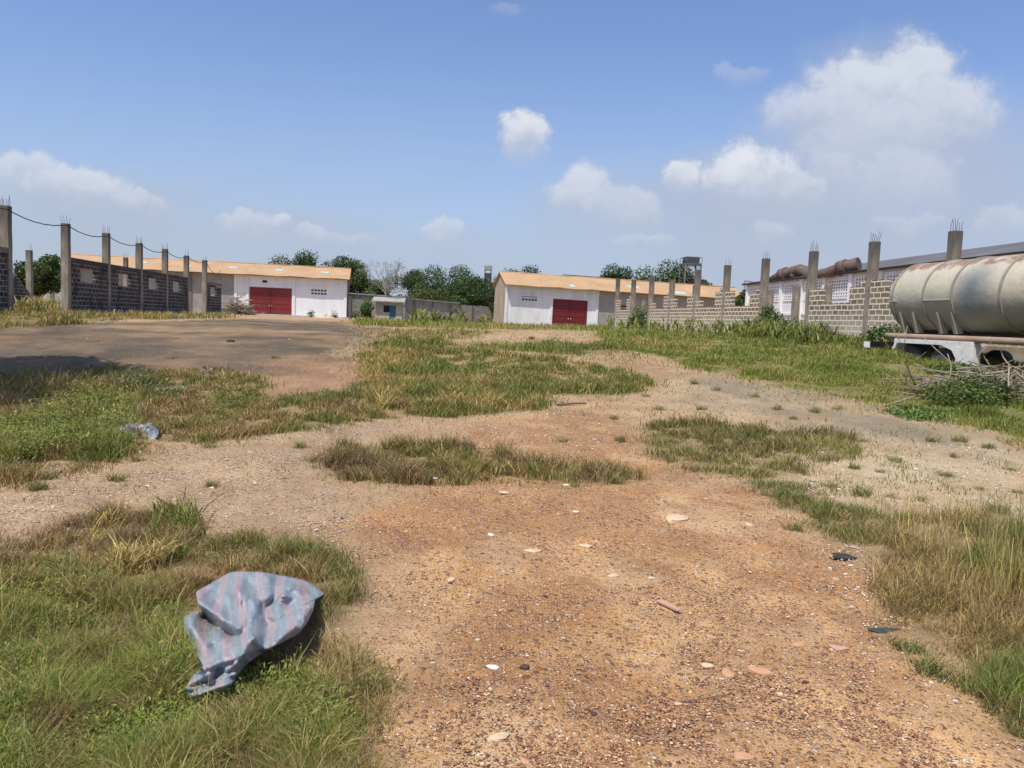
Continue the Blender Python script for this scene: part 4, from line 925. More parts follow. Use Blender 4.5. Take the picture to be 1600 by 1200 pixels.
wr = warehouse('warehouse', 'right warehouse with tan roof, stained white front and dark maroon double door', orgR, A2, math.radians(.85), L2, 8.5, EL+.15, RL-.05, M_WHITE2, (6.35, 11.0, .0, 3.6), M_RED2,
    [.15, 6.15, 12.35, 20, 26.5], 12.4, 0, [(16.9, .35, 1.5), (22.5, .1, 2.1), (8.5, .1, 0.6)], [(2.2, 3.2)], M_TANPL, True)
for x in (15.5, 21.5, 24.0, 28.5):
    mb = MB(); mb.box(x, x+1.7, -.016, 0, 2.6, 2.85); mb.box(x, x+1.7, -.016, 0, 3.1, 3.3); mb.build('louvre_opening', M_DARK, wr)

# hut
def hut():
    p = at(606, 495, 113); z = zt(p.x, p.y)-.05; a = math.radians(6)
    root = empty('guard_hut', (p.x-1.85, 113, z), a, 'small flat roofed cream hut with a blue door against the back wall', 'hut')
    w, d, h = 3.9, 3.2, 2.75
    mb = MB(); mb.box(0, w, 0, .15, 0, .9); mb.box(0, 1.15, 0, .15, .9, h); mb.box(2.0, 2.08, 0, .15, .9, h); mb.box(2.92, w, 0, .15, .9, h); mb.box(1.15, 2.92, 0, .15, 2.2, h) 
    mb.v = []; mb.f = []; mb.sm = []
    mb.box(0, 1.15, 0, .15, 0, h); mb.box(1.15, 2.05, 0, .15, 0, 1.15); mb.box(2.98, w, 0, .15, 0, h); mb.box(1.15, 2.98, 0, .15, 2.2, h)
    mb.box(0, .15, .15, d, 0, h); mb.box(w-.15, w, .15, d, 0, h); mb.box(.15, w-.15, d-.15, d, 0, h)
    mb.build('wall', M_CREAM, root)
    mb = MB(); mb.box(2.05, 2.98, .04, .09, 0, 2.2); dr = mb.build('door', M_BLUE, root); mb = MB(); mb.box(2.12, 2.2, -.02, .04, 1.0, 1.15); mb.build('door_handle', M_SHEET, dr)
    mb = MB(); mb.box(1.15, 2.05, .10, .12, 1.15, 2.2); wn = mb.build('window', M_DARK, root); mb = MB()
    for x in (1.15, 1.57, 2.0): mb.box(x, x+.04, .05, .09, 1.15, 2.2)
    mb.build('window_frame', M_BLUE, wn)
    mb = MB(); mb.add([(-.55,-.8,h-.08),(w+.4,-.8,h-.08),(w+.4,d+.3,h+.62),(-.55,d+.3,h+.62),(-.55,-.8,h+.08),(w+.4,-.8,h+.08),(w+.4,d+.3,h+.76),(-.55,d+.3,h+.76)], [(3,2,1,0),(4,5,6,7),(0,1,5,4),(1,2,6,5),(2,3,7,6),(3,0,4,7)]); mb.build('roof', M_SHEET, root)
hut()
# boundary walls
def bwall(p0, p1, h0, h1, label, cop=True, mat=None, posts=5):
    p0 = Vector(p0); p1 = Vector(p1); d = p1-p0; z = min(zt(*p0), zt(*p1))-.3; root = empty('boundary_wall', (p0.x, p0.y, z), math.atan2(d.y, d.x), label, 'wall'); L_ = d.length
    h0 -= z; h1 -= z
    mb = MB(); mb.add([(0,0,0),(L_,0,0),(L_,.2,0),(0,.2,0),(0,0,h0),(L_,0,h1),(L_,.2,h1),(0,.2,h0)], [(3,2,1,0),(4,5,6,7),(0,1,5,4),(1,2,6,5),(2,3,7,6),(3,0,4,7)]); mb.build('block_panel', mat or M_BLOCK_W, root)
    if cop:
        mb = MB(); a = .22; mb.add([(0,-a,h0+.004),(L_,-a,h1+.004),(L_,a+.2,h1+.004),(0,a+.2,h0+.004),(0,-a,h0+.2),(L_,-a,h1+.2),(L_,a+.2,h1+.2),(0,a+.2,h0+.2)], [(3,2,1,0),(4,5,6,7),(0,1,5,4),(1,2,6,5),(2,3,7,6),(3,0,4,7)]); mb.build('coping', M_SHEET, root)
    for i in range(posts):
        x = L_*(i+.5)/posts; mb = MB(); hh = h0+(h1-h0)*(i+.5)/posts; mb.box(x-.15, x+.15, -.12, 0, 0, hh-.003); mb.build('pier', M_CONC, root)
pa = at(548, 462, 117); pb = at(634, 466, 121)
bwall((pa.x-3, 117), (pb.x, 121), ZE+3.2, ZE+2.95, 'higher boundary wall stretch between the left warehouse and the hut', posts=2)
pa = at(632, 468, 121); pb = at(718, 474, 128)
bwall((pa.x+.1, 121), (pb.x, 128), ZE+2.75, ZE+2.5, 'boundary wall with pale coping right of the hut', posts=3)
pb2 = at(775, 478, 134)
bwall((pb.x+.1, 128), (pb2.x+2, 134), ZE+2.35, ZE+2.2, 'mossy boundary wall without coping beside the right warehouse', False, posts=2)
pa = at(30, 450, 88); pb = at(110, 450, 92)
bwall((pa.x-6, 88), (pb.x+1, 92), ZE+1.7, ZE+1.6, 'distant pale wall seen through the gap at far left', False, M_CREAM, 2)
pa = at(90, 440, 100)
def roofshed():
    p = at(103, 446, 97); root = empty('shed', (p.x, 97, zt(p.x, 97)), .1, 'tiny tan roofed shed seen through the far left gap', 'shed')
    mb = MB(); mb.box(-2.5, 3, 0, 3, 0, 2.2); mb.build('wall', M_CREAM, root); mb = MB(); mb.prism([(-2.9, 2.2), (3.4, 2.2), (2.8, 3.0), (-2.3, 3.0)], -.4, 3.4); mb.build('roof', M_ROOF, root)
roofshed()

# white warehouse behind the right wall; local x runs away from the camera, +y faces the yard
def white_house():
    p0 = Vector((24.1, 15.0)); p1 = Vector((19.65, 64.5)); d = p1-p0; zb = 1.2
    root = empty('warehouse', (p0.x, p0.y, zb), math.atan2(d.y, d.x), 'long white warehouse with grilled vents and dark roof behind the right block wall', 'warehouse'); L_ = d.length
    ev = ZE+3.92-zb; mid = 1.25
    mb = MB(); mb.box(0, L_, -.2, 0, mid, ev); mb.box(L_-.2, L_, -14, -.2, -.3, ev); mb.box(0, L_-.2, -14, -13.8, -.3, ev); mb.build('wall', m_mottle('bright_white_wall', (.80,.80,.79), (.72,.72,.71), .8, .7, 0), root)
    mb = MB(); mb.box(0, L_-.2, -.17, -.02, -.3, mid-.003); mb.build('base_wall', M_BLOCK_W, root)
    nb = 15; st = L_/nb
    for i in range(nb+1):
        x = min(max(i*st, .16), L_-.16); mb = MB(); mb.box(x-.2, x+.2, .0, .17, mid-.25, ev-.12); mb.build('pilaster', M_WHITE, root, .01)
    for i in range(nb):
        a = i*st+.42; b = (i+1)*st-.42; n = int((b-a)/.29); fr = MB(); z0, z1 = ev-1.55, ev-.35
        fr.box(a-.1, b+.1, .0, .05, z0-.1, z0); fr.box(a-.1, b+.1, .0, .05, z1, z1+.1); fr.box(a-.1, a, .0, .05, z0, z1); fr.box(b, b+.1, .0, .05, z0, z1)
        w = (b-a)/n
        for j in range(n): fr.box(a+j*w+w*.55, a+(j+1)*w-w*.0, .012, .045, z0, z1)
        for j in range(6): zz = z0+(z1-z0)*(j+.4)/6; fr.box(a, b, .012, .047, zz, zz+.09)
        v = fr.build('vent_grille', M_WHITE, root); mb = MB(); mb.box(a, b, .002, .008, z0, z1); mb.build('vent_opening', M_GREY, v)
        mb = MB(); mb.box(a-.2, b+.2, 0, .09, mid+.35, mid+.5); mb.build('ledge', M_WHITE, root)
    # roof
    mb = MB(); zr = ev+1.6
    mb.add([(-.5,.22,ev-.12),(L_+.5,.22,ev-.12),(L_+.5,-7,zr),(-.5,-7,zr),(-.5,.22,ev-.02),(L_+.5,.22,ev-.02),(L_+.5,-7,zr+.08),(-.5,-7,zr+.08)], [(3,2,1,0),(4,5,6,7),(0,1,5,4),(1,2,6,5),(2,3,7,6),(3,0,4,7)])
    mb.add([(-.5,-14.7,ev-.12),(L_+.5,-14.7,ev-.12),(L_+.5,-7,zr),(-.5,-7,zr),(-.5,-14.7,ev-.02),(L_+.5,-14.7,ev-.02),(L_+.5,-7,zr+.08),(-.5,-7,zr+.08)], [(0,1,2,3),(7,6,5,4),(4,5,1,0),(5,6,2,1),(6,7,3,2),(7,4,0,3)])
    rf = mb.build('roof', M_ROOF2, root)
    mb = MB(); mb.tube([(-.5, .30, ev-.06), (L_+.5, .30, ev-.06)], .08, 8); mb.build('gutter', M_BLACK, root)
    # ducts on the roof (placed from where they show)
    inv = (Matrix.Translation(Vector((p0.x, p0.y, zb))) @ Matrix.Rotation(math.atan2(d.y, d.x), 4, 'Z')).inverted()
    def duct(pts, rad, lab, collars):
        P = [inv @ at(u, v, y) for u, v, y in pts]; mb = MB(); mb.tube(P, rad, 20); o = mb.build('roof_duct', M_RUST, root); o['label'] = lab
        for (i, t) in collars:
            c = P[i].lerp(P[i+1], t); dd = (P[i+1]-P[i]).normalized(); r0 = rad[i]*(1-t)+rad[i+1]*t
            mb = MB(); mb.tube([c-dd*.28, c+dd*.28], r0*1.28, 20); mb.build('duct_collar', M_RUST, o)
    duct([(1270,432,51),(1300,424,50),(1325,416,49),(1342,412,48.5)], [.16, .36, .40, .42], 'rusty roof duct with an open flared end', [(1, .7)])
    duct([(1198,439,60),(1222,430,59),(1238,425,58),(1250,422,57),(1260,425,56.5),(1266,436,56)], [.16, .40, .42, .44, .44, .42], 'rusty roof duct that bends down behind a column', [(1, .2)])
    duct([(1236,430,57.6),(1256,434,57)], [.22, .25], 'short inclined branch duct', [])
white_house()
def far_shed():
    p = at(1148, 452, 96); root = empty('shed', (p.x+3, 112, zt(p.x, 112)-.3), .2, 'dark arched shed roof showing over the end of the right warehouse roof', 'shed')
    mb = MB(); ol = [(-5, 0), (5, 0), (5, 4)]+[(5*math.cos(t), 4+2.4*math.sin(t)) for t in np.linspace(.15, PI-.15, 12)]+[(-5, 4)]; mb.prism(ol, 0, 10); mb.build('roof', M_GREY, root)
far_shed()

# ---------------------------------------------------------------- water towers
def tower(u, vtop, y, tw, th, legs_to, label, platw=1.35):
    p = at(u, vtop, y); zg = zt(p.x, y); top = p.z; root = empty('water_tower', (p.x, y, zg), .12, label, 'water tower')
    H = top-zg; zt0 = H-th; w = tw/2
    mb = MB(); mb.box(-w, w, -w*.8, w*.8, zt0+.15, H-.12); mb.box(-w*.9, w*.9, -w*.7, w*.7, H-.12, H); mb.build('tank', M_GREY, root, .12)
    pw = w*platw; mb = MB(); mb.box(-pw, pw, -pw, pw, zt0-.1, zt0+.12); pl = mb.build('platform', M_STEEL, root)
    mb = MB()
    for s in (-1, 1):
        for a in (-1, 1): mb.tube([(a*pw, s*pw, zt0+.1), (a*pw, s*pw, zt0+1.0)], .04, 5); 
        mb.tube([(-pw, s*pw, zt0+1.0), (pw, s*pw, zt0+1.0)], .035, 5); mb.tube([(s*pw, -pw, zt0+1.0), (s*pw, pw, zt0+1.0)], .035, 5)
    mb.build('railing', M_STEEL, pl)
    for sx in (-1, 1):
        for sy in (-1, 1):
            mb = MB(); mb.tube([(sx*pw*1.05, sy*pw*1.05, 0), (sx*pw*.95, sy*pw*.95, zt0-.1)], .09, 6); mb.build('leg', M_STEEL, root)
    mb = MB(); n = 5; q = pw
    for k in range(n):
        z0 = (zt0-.2)*k/n; z1 = (zt0-.2)*(k+1)/n
        for (a, b) in (((-q,-q),(q,-q)), ((q,-q),(q,q)), ((q,q),(-q,q)), ((-q,q),(-q,-q))):
            mb.tube([(*a, z0), (*b, z1)], .04, 5); mb.tube([(*b, z0), (*a, z1)], .04, 5); mb.tube([(*a, z1), (*b, z1)], .045, 5)
    mb.build('brace', M_STEEL, root)
tower(1080, 401.5, 120, 2.2, 1.15, 0, 'dark square water tank on a braced steel tower above the right trees', 1.2)
def tower2():
    p = at(763, 415, 152); root = empty('water_tower', (p.x, 152, zt(p.x, 152)), .1, 'small pale tank on a grey block tower left of the right warehouse', 'water tower'); H = p.z-zt(p.x, 152)
    mb = MB(); mb.box(-.7, .7, -.7, .7, 0, H-1.5); mb.build('shaft', M_GREY, root); mb = MB(); mb.box(-.75, .75, -.7, .7, H-.95, H); mb.build('tank', M_SHEET, root, .05)
    mb = MB()
    for a in (-.6, .6):
        for b in (-.6, .6): mb.box(a-.06, a+.06, b-.06, b+.06, H-1.5, H-.95)
    mb.build('tank_stand', M_STEEL, root)
tower2()
def antenna():
    p = at(1170, 439, 110); root = empty('roof_frame', (p.x, 110, zt(p.x, 110)), 0, 'thin steel frame poking up beside the white warehouse roof end', 'frame'); H = p.z-zt(p.x, 110)
    mb = MB(); mb.tube([(-.6, 0, 0), (-.6, 0, H)], .07, 6); mb.tube([(-.6, 0, H), (.9, 0, H-.2)], .07, 6); mb.tube([(.9, 0, H-.9), (.9, 0, H)], .07, 6); mb.tube([(-.6, 0, H-.8), (.9, 0, H-.2)], .05, 6); mb.build('frame', M_STEEL, root)
antenna()
p = at(925, 432.5, 118); mb = MB(); mb.box(-4.5, 3, 0, 6, 0, .25); o = mb.build('far_roof', M_GREY); o.location = (p.x, 118, p.z-.2); o.rotation_euler = (0, .02, .2)
o.name = 'shed_roof'; tag(o, 'dark flat roof edge just above the right warehouse ridge', 'roof')
mb = MB(); mb.box(-4, 2.5, 1, 5, -7.6, 0); mb.build('wall', M_SHEET, o)

# ---------------------------------------------------------------- trees
def crown_mesh(name, W_, H_, seed, leaf=.34, n=5200, cols=None, parent=None, z0=0, blobs=26, flat=.8):
    r = np.random.default_rng(seed)
    # blob centres in an uneven dome
    c = []; 
    while len(c) < blobs:
        p = r.uniform(-1, 1, 3); p[2] = (p[2]+1)/2
        if (p[0]**2+p[1]**2)+(p[2]*1.05-.15)**2 < 1 and (p[2] > .12): c.append(p)
    c = np.array(c)*[W_*.40, W_*.40, H_*.80]; rad = r.uniform(.13, .24, blobs)*W_*.5+.25
    which = r.integers(0, blobs, n); d = r.normal(0, 1, (n, 3)); d /= np.linalg.norm(d, axis=1)[:, None]
    rr = rad[which]*(.55+.5*r.uniform(0, 1, n)**.5)*(1+.25*r.normal(0, 1, n)*.5)
    P = c[which]+d*rr[:, None]*[1.15, 1.15, flat]; 
    k_ = H_/max(.01, np.percentile(P[:, 2], 99.3)); P[:, 2] *= k_; c = c*np.array([1, 1, k_]); P[:, 2] += z0; P[:, 2] = np.maximum(P[:, 2], z0-.3)
    nrm = d+r.normal(0, .6, (n, 3)); nrm /= np.linalg.norm(nrm, axis=1)[:, None]
    t = np.cross(nrm, r.normal(0, 1, (n, 3))); t /= np.linalg.norm(t, axis=1)[:, None]; b = np.cross(nrm, t); s = leaf*r.uniform(.5, 1.25, n)[:, None]
    V = np.stack([P-t*s*.5, P+b*s*.32, P+t*s*.5, P-b*s*.32], 1).reshape(-1, 3)
    tone = r.uniform(.65, 1.35, blobs)[which]*r.uniform(.7, 1.3, n)
    cols = np.array(cols if cols is not None else [(.050,.085,.022),(.065,.10,.026),(.04,.07,.02),(.09,.12,.035)])
    cc_ = cols[r.integers(0, len(cols), n)]*tone[:, None]
    return npmesh(name, V, np.arange(n*4), np.full(n, 4), M_LEAF, np.repeat(cc_, 4, 0), False, parent), c
def tree(u, vtop, y, wpx, label, seed, hgt=None, cols=None, name='broadleaf_tree', crownh=None, n=5200, leaf=.36, cat='tree', blobs=26):
    y = y+14 if 600 < u < 770 or 500 < u < 560 else y; p = at(u, vtop, y); zg = zt(p.x, y); Ht = p.z-zg; W_ = wpx/F*y*(1.5 if 600 < u < 770 else 1.28); ch = crownh or Ht*.86
    root = empty(name, (p.x, y, zg), seed*1.3, label, cat, None)
    cr, c = crown_mesh('crown', W_*1.05, ch, seed, leaf, int(n*2.6), cols, root, Ht-ch, blobs)
    mb = MB(); z0 = Ht-ch; mb.tube([(0, 0, -.2), (.1, 0, z0*.6), (0, .1, z0+ch*.25)], [.28, .22, .15], 8)
    for i in range(0, len(c), 3): q = c[i]; mb.tube([(0, .05, z0*.7+.2), (q[0]*.5, q[1]*.5, z0+q[2]*.45), (q[0], q[1], z0+q[2])], [.13, .09, .03], 5)
    mb.build('trunk', M_BARK, root)
TREES = [(62,397,84,62,'bushy tree seen through the gap at far left'),(460,393,128,88,'rounded dark tree above the middle of the left warehouse roof'),(540,401,128,84,'dark tree behind the right end of the left warehouse'),
         (640,419,140,60,'dark tree just right of the bare tree'),(690,413,134,100,'broad dark tree in the middle of the back wall'),(748,431,130,74,'dark tree beside the block tower'),(724,447,127,50,'low tree filling the gap before the block tower'),
         (812,416,132,84,'tree whose top shows over the left end of the right warehouse roof'),(972,411,128,82,'smaller tree over the right warehouse roof'),(1040,405,126,112,'large tree in front of the steel water tower'),
         (1092,436,124,40,'low tree at the foot of the steel water tower'),(1164,452,84,34,'small dark tree at the end of the white warehouse')]
for i, (u, v, y, w, l) in enumerate(TREES): tree(u, v+(9 if i in (8, 9) else 4), y, w, l, 500+i, n=6500 if w > 80 else 4200)
tree(588, 440, 123, 34, 'yellow green small tree under the bare tree', 620, cols=[(.14,.18,.04),(.11,.15,.035)], n=2500, name='broadleaf_tree')
tree(660, 446, 124, 66, 'olive green bush crown above the coping', 621, cols=[(.085,.11,.03),(.07,.095,.025)], n=3500)
# bare tree
def bare_tree():
    p = at(607, 404, 119.5); zg = zt(p.x, 119.5); H = p.z-zg; root = empty('bare_tree', (p.x, 119.5, zg), 0, 'leafless pale tree spreading above the hut', 'tree')
    r = random.Random(5); trunk = MB(); tw = MB()
    def grow(p, d, l, rad, dep):
        q = p+d*l; (trunk if dep < 2 else tw).tube([p, p.lerp(q, .5)+Vector((r.gauss(0, .04*l), r.gauss(0, .04*l), 0)), q], [rad, rad*.85, rad*.65], 5, False)
        if dep >= 7 or q.z > H: return
        for k in range(3 if dep in (0, 1, 3, 5) else 2):
            dd = (d+Vector((r.gauss(0, .42), r.gauss(0, .42), r.gauss(.05, .22)))).normalized(); grow(q, dd, l*r.uniform(.68, .9), max(rad*.66, .016), dep+1)
    grow(Vector((0, 0, 0)), Vector((0, 0, 1)), 2.3, .22, 0); trunk.build('trunk', M_DRYBR, root); tw.build('branches', m_mottle('grey_twigs', (.27,.23,.19), (.36,.31,.26), 2, .9, 0), root)
bare_tree()
# off-frame tree at left that shades the ground
r0 = empty('broadleaf_tree', (-11.4, 9.9, zt(-11.4, 9.9)), 0, 'tree just outside the left edge that throws shade on the tarmac', 'tree')
cr, c = crown_mesh('crown', 7.4, 5.6, 801, .23, 34000, None, r0, 3.6, 44)
mb = MB(); mb.tube([(0,0,-.2), (.1,.1,2.5), (0,0,5)], [.22,.17,.1], 8)
for i in range(0, 44, 2): q = c[i]; mb.tube([(0, 0, 3), (q[0]*.5, q[1]*.5, 3.6+q[2]*.5), (q[0], q[1], 3.6+q[2])], [.1,.06,.02], 5)
mb.build('trunk', M_BARK, r0)

# ---------------------------------------------------------------- bushes and broad weeds
def bush(u, v, wpx, hpx, label, seed, leaf=.10, n=1800, cols=None, name='bush', y=None):
    g = ground(u, v)[0] if y is None else np.array([at(u, v, y).x, y, zt(at(u, v, y).x, y)]); D = g[1]; W_ = wpx*D/F; H_ = hpx*D/F
    root = empty(name, tuple(g), seed, label, 'bush'); cr, c = crown_mesh('crown', W_*1.05, H_*1.2, seed, leaf, n, cols or [(.075,.12,.03),(.06,.10,.025),(.10,.15,.04)], root, -.05, 12, 1.0)
    mb = MB()
    for i in range(6): q = c[i]; mb.tube([(0, 0, -.05), (q[0]*.5, q[1]*.5, q[2]*.55), tuple(q)], [.02, .015, .008], 5)
    mb.build('stems', M_BARK, root)
bush(1203, 519, 34, 40, 'dark bush growing against the column at the wall gap', 901, .12, 2600, y=34.5)
bush(1232, 516, 36, 26, 'grey green shrub in the opening of the right wall', 902, .12, 1500, y=36)
bush(1372, 549, 60, 30, 'leafy bush between the near wall and the trailer', 903, .12, 2600, y=25.6)
bush(1000, 512, 36, 30, 'rounded shrub in the gap between the far right walls', 904, .18, 1600, [(.12,.16,.06),(.09,.13,.045)], y=55)
bush(1181, 524, 30, 26, 'reddish brown weed bush left of the bushy column', 905, .12, 1200, [(.17,.13,.06),(.10,.12,.04)], y=33.6)
bush(568, 498, 30, 26, 'tall dark weeds in the shade beside the left warehouse end', 906, .35, 1200, y=104)
bush(1498, 572, 62, 22, 'green creeper mound under the trailer', 907, .09, 2600, [(.10,.17,.035),(.08,.14,.03)], y=17.5)
bush(1585, 562, 60, 26, 'dark creeper mound under the trailer at the right edge', 908, .09, 2200, y=16.8)
bush(1525, 622, 150, 36, 'bright green scrub in the brush pile', 909, .06, 8200, [(.085,.12,.03),(.06,.09,.025),(.12,.16,.04)], y=13.9)
bush(1440, 634, 90, 16, 'low green scrub left of the brush pile', 910, .06, 3200, [(.11,.18,.035),(.09,.15,.03)], y=12.6)
bush(200, 584, 22, 26, 'upright grey green weed on the dark tarmac edge', 911, .07, 260, [(.16,.20,.10),(.20,.24,.13)], y=12.4)
bush(262, 590, 26, 22, 'second grey green weed by the shade edge', 912, .07, 220, [(.16,.20,.10),(.20,.24,.13)], y=12.0)
bush(330, 570, 26, 14, 'spindly weed on the brown tarmac', 913, .07, 120, [(.16,.18,.10)], y=14.5)
def weedstrip(u0, v0, u1, v1, n, H, label, seed, wd=.05, keys=('g','b','y'), w=(.4,.3,.3), lean=.9, jit=6):
    t = rng.uniform(0, 1, n//14); uu = u0+(u1-u0)*t; vv = v0+(v1-v0)*t+rng.normal(0, jit*.4, len(t)); G = ground(uu, vv); G = np.repeat(G, 14, 0); D = G[:, 1]
    G[:, :2] += rng.normal(0, 1, (len(G), 2))*.10; hh = H*np.repeat(rng.uniform(.45, 1.25, len(t)), 14)*rng.uniform(.5, 1.1, len(G))
    # leaves start at different heights on each plant
    G[:, 2] += hh*rng.uniform(0, .6, len(G))
    return blades(G, hh*.7, wd*rng.uniform(.6, 1.3, len(G)), pick(list(keys), list(w), G, seed, .7), lean, 'weeds', label, 4, 'weeds', flop=1.6)
weedstrip(1160, 526, 1300, 538, 3000, .68, 'broad leaved weeds in front of the near block wall', 31, .05)
weedstrip(1300, 532, 1420, 556, 1500, .36, 'low broad leaved weeds beside the trailer', 36, .045)
weedstrip(940, 509, 1170, 522, 4200, .7, 'dark broad leaved weeds along the low right wall', 32, .07)
weedstrip(645, 501, 775, 503, 2400, 1.15, 'maize like weeds in front of the back boundary wall', 33, .16, ('g','y','b'), (.3,.4,.3))
weedstrip(785, 502, 860, 503, 1600, .6, 'bright weeds in front of the right warehouse wall', 34, .12, ('b','b','g'), (.5,.3,.2))
weedstrip(30, 484, 92, 484, 1400, .6, 'weeds in the gap of the left walls', 35, .06, ('g','y','d'), (.5,.3,.2))
# spiky agave like plant
def agave(u, v, y, label, seed, n=34, H=.9):
    r = np.random.default_rng(seed); q = at(u, v, y); g = (q.x, y, zt(q.x, y)); mb = MB()
    for i in range(n):
        a = r.uniform(0, 2*PI); el = r.uniform(.35, 1.35); l = H*r.uniform(.7, 1.2); d = Vector((math.cos(a)*math.cos(el), math.sin(a)*math.cos(el), math.sin(el))); s = Vector((-math.sin(a), math.cos(a), 0))
        P = []; 
        for t, w in ((0, .035), (.35, .05), (.7, .035), (1, .002)):
            c = d*l*t-Vector((0, 0, .18*l*t*t)); P += [c-s*w, c+s*w]
        mb.add(P, [(0,1,3,2), (2,3,5,4), (4,5,7,6)])
    o = mb.build('agave_plant', m_mottle('agave_leaf', (.13,.18,.09), (.20,.24,.13), 3, .5, 0)); o.location = g; tag(o, label, 'plant')
agave(1250, 532, 31, 'spiky agave like plant left in the pair before the near wall', 5, H=.8); agave(1280, 534, 30, 'spiky agave like plant nearest the pale footing', 6, H=.85); agave(1226, 530, 32, 'small spiky plant beside the bushy column', 8, 22, .6)

# ---------------------------------------------------------------- brush piles, sand heap, debris
M_STK = m_mottle('brown_branch', (.27,.20,.14), (.40,.32,.23), 4, .9, .003)
def pile(name, label, c, W_, Dp, Hh, n, lmin, lmax, rmin, rmax, m, seed, spread=.35, tip=None):
    r = random.Random(seed); z = zt(c[0], c[1]); root = empty(name, (c[0], c[1], z), 0, label, 'brush pile'); batches = 12
    for b in range(batches):
        mb = MB()
        for i in range(n//batches):
            a = r.gauss(.15, spread)+(PI if r.random() < .5 else 0); l = r.uniform(lmin, lmax); ox, oy = r.gauss(0, W_*.22), r.gauss(0, Dp*.25); oz = abs(r.gauss(0, .5))*Hh*math.exp(-(ox/W_*2)**2)
            d = Vector((math.cos(a), math.sin(a), r.gauss(0, .16))); p = Vector((ox, oy, oz+.04))-d*l/2; pts = [p]; rad0 = r.uniform(rmin, rmax); ns = 4
            for k in range(ns): d = (d+Vector((r.gauss(0, .22), r.gauss(0, .22), r.gauss(0, .14)))).normalized(); p = p+d*l/ns; p.z = max(p.z, .02); pts.append(p.copy())
            mb.tube(pts, [rad0*(1-.17*k) for k in range(ns+1)], 6)
            for _t in range(r.choice([0, 1, 2, 3])):
                q = pts[r.choice([1, 2, 3])]; e = (d+Vector((r.gauss(0, .7), r.gauss(0, .7), r.gauss(.1, .3)))).normalized(); mb.tube([q, q+e*l*.15, q+e*l*.28+Vector((0,0,.03))], [rad0*.55, rad0*.4, rad0*.2], 5)
        mb.build('branch', m if b % 2 else M_STK, root)
    root['group'] = 'brush piles'
pile('brush_pile', 'pile of bleached bare branches in front of the tank trailer', (9.2, 14.6), 3.2, 1.7, .42, 168, .6, 2.4, .008, .022, M_DRYBR, 3, .75)
pile('brush_pile', 'brown heap of cut sticks beside the red warehouse door', (at(372, 494, 92).x, 92), 4.4, 2.2, 1.7, 300, .8, 2.2, .03, .05, M_DRYBR2, 4, 1.0)
stick(1380, 636, 1440, 618, .02, 'long pale branch poking out from the pile towards the track', M_DRYBR, 'branch'); stick(1385, 606, 1400, 615, .014, 'short pale twig in the grass left of the brush pile', M_DRYBR, 'branch')
def heap():
    p = at(508, 498, 99); z = zt(p.x, 99); mb = MB(); n, m = 24, 10; V = []
    for j in range(m+1):
        for i in range(n):
            a = 2*PI*i/n; q = j/m; rr = 2.2*q*(1+.2*math.sin(3*a)); V.append((rr*math.cos(a)*1.1, rr*math.sin(a)*.8, .42*(1-q)**1.2*(1+.35*math.sin(4*a+q*9))-.05))
    fs = [(j*n+i, (j+1)*n+i, (j+1)*n+(i+1) % n, j*n+(i+1) % n) for j in range(m) for i in range(n)]
    mb.add(V, fs, False); o = mb.build('sand_heap', m_mottle('pale_sand', (.60,.50,.36), (.5,.4,.28), 2, .95, .02)); o.location = (p.x, 99, z); tag(o, 'low pale heap of sand against the white warehouse front', 'sand heap')
heap()
for (u, v, s, l) in ((566, 502, .32, 'white broken block at the corner of the left warehouse'), (552, 503, .18, 'small white chunk left of the broken block'), (474, 497, .12, 'little pale stone by the warehouse step')):
    p = at(u, v, 95); o = stone_mesh('concrete_chunk', s, s*.7, s*.5, int(u), M_ST[3]); o.location = (p.x, 95, zt(p.x, 95)+s*.3); tag(o, l, 'rubble')
bush(486, 497, 8, 10, 'tiny dark shrub at the left foot of the sand heap', 951, .2, 160, y=98.6); bush(523, 499, 8, 10, 'tiny dark shrub at the right foot of the sand heap', 952, .2, 160, y=99)
o = None
p = ground(361, 534)[0]; o = stone_mesh('rubble_piece', .13, .06, .05, 5, M_ST[2]); o.location = (p[0], p[1], p[2]+.02); tag(o, 'small dark scrap on the tarmac before the red door', 'rubble')

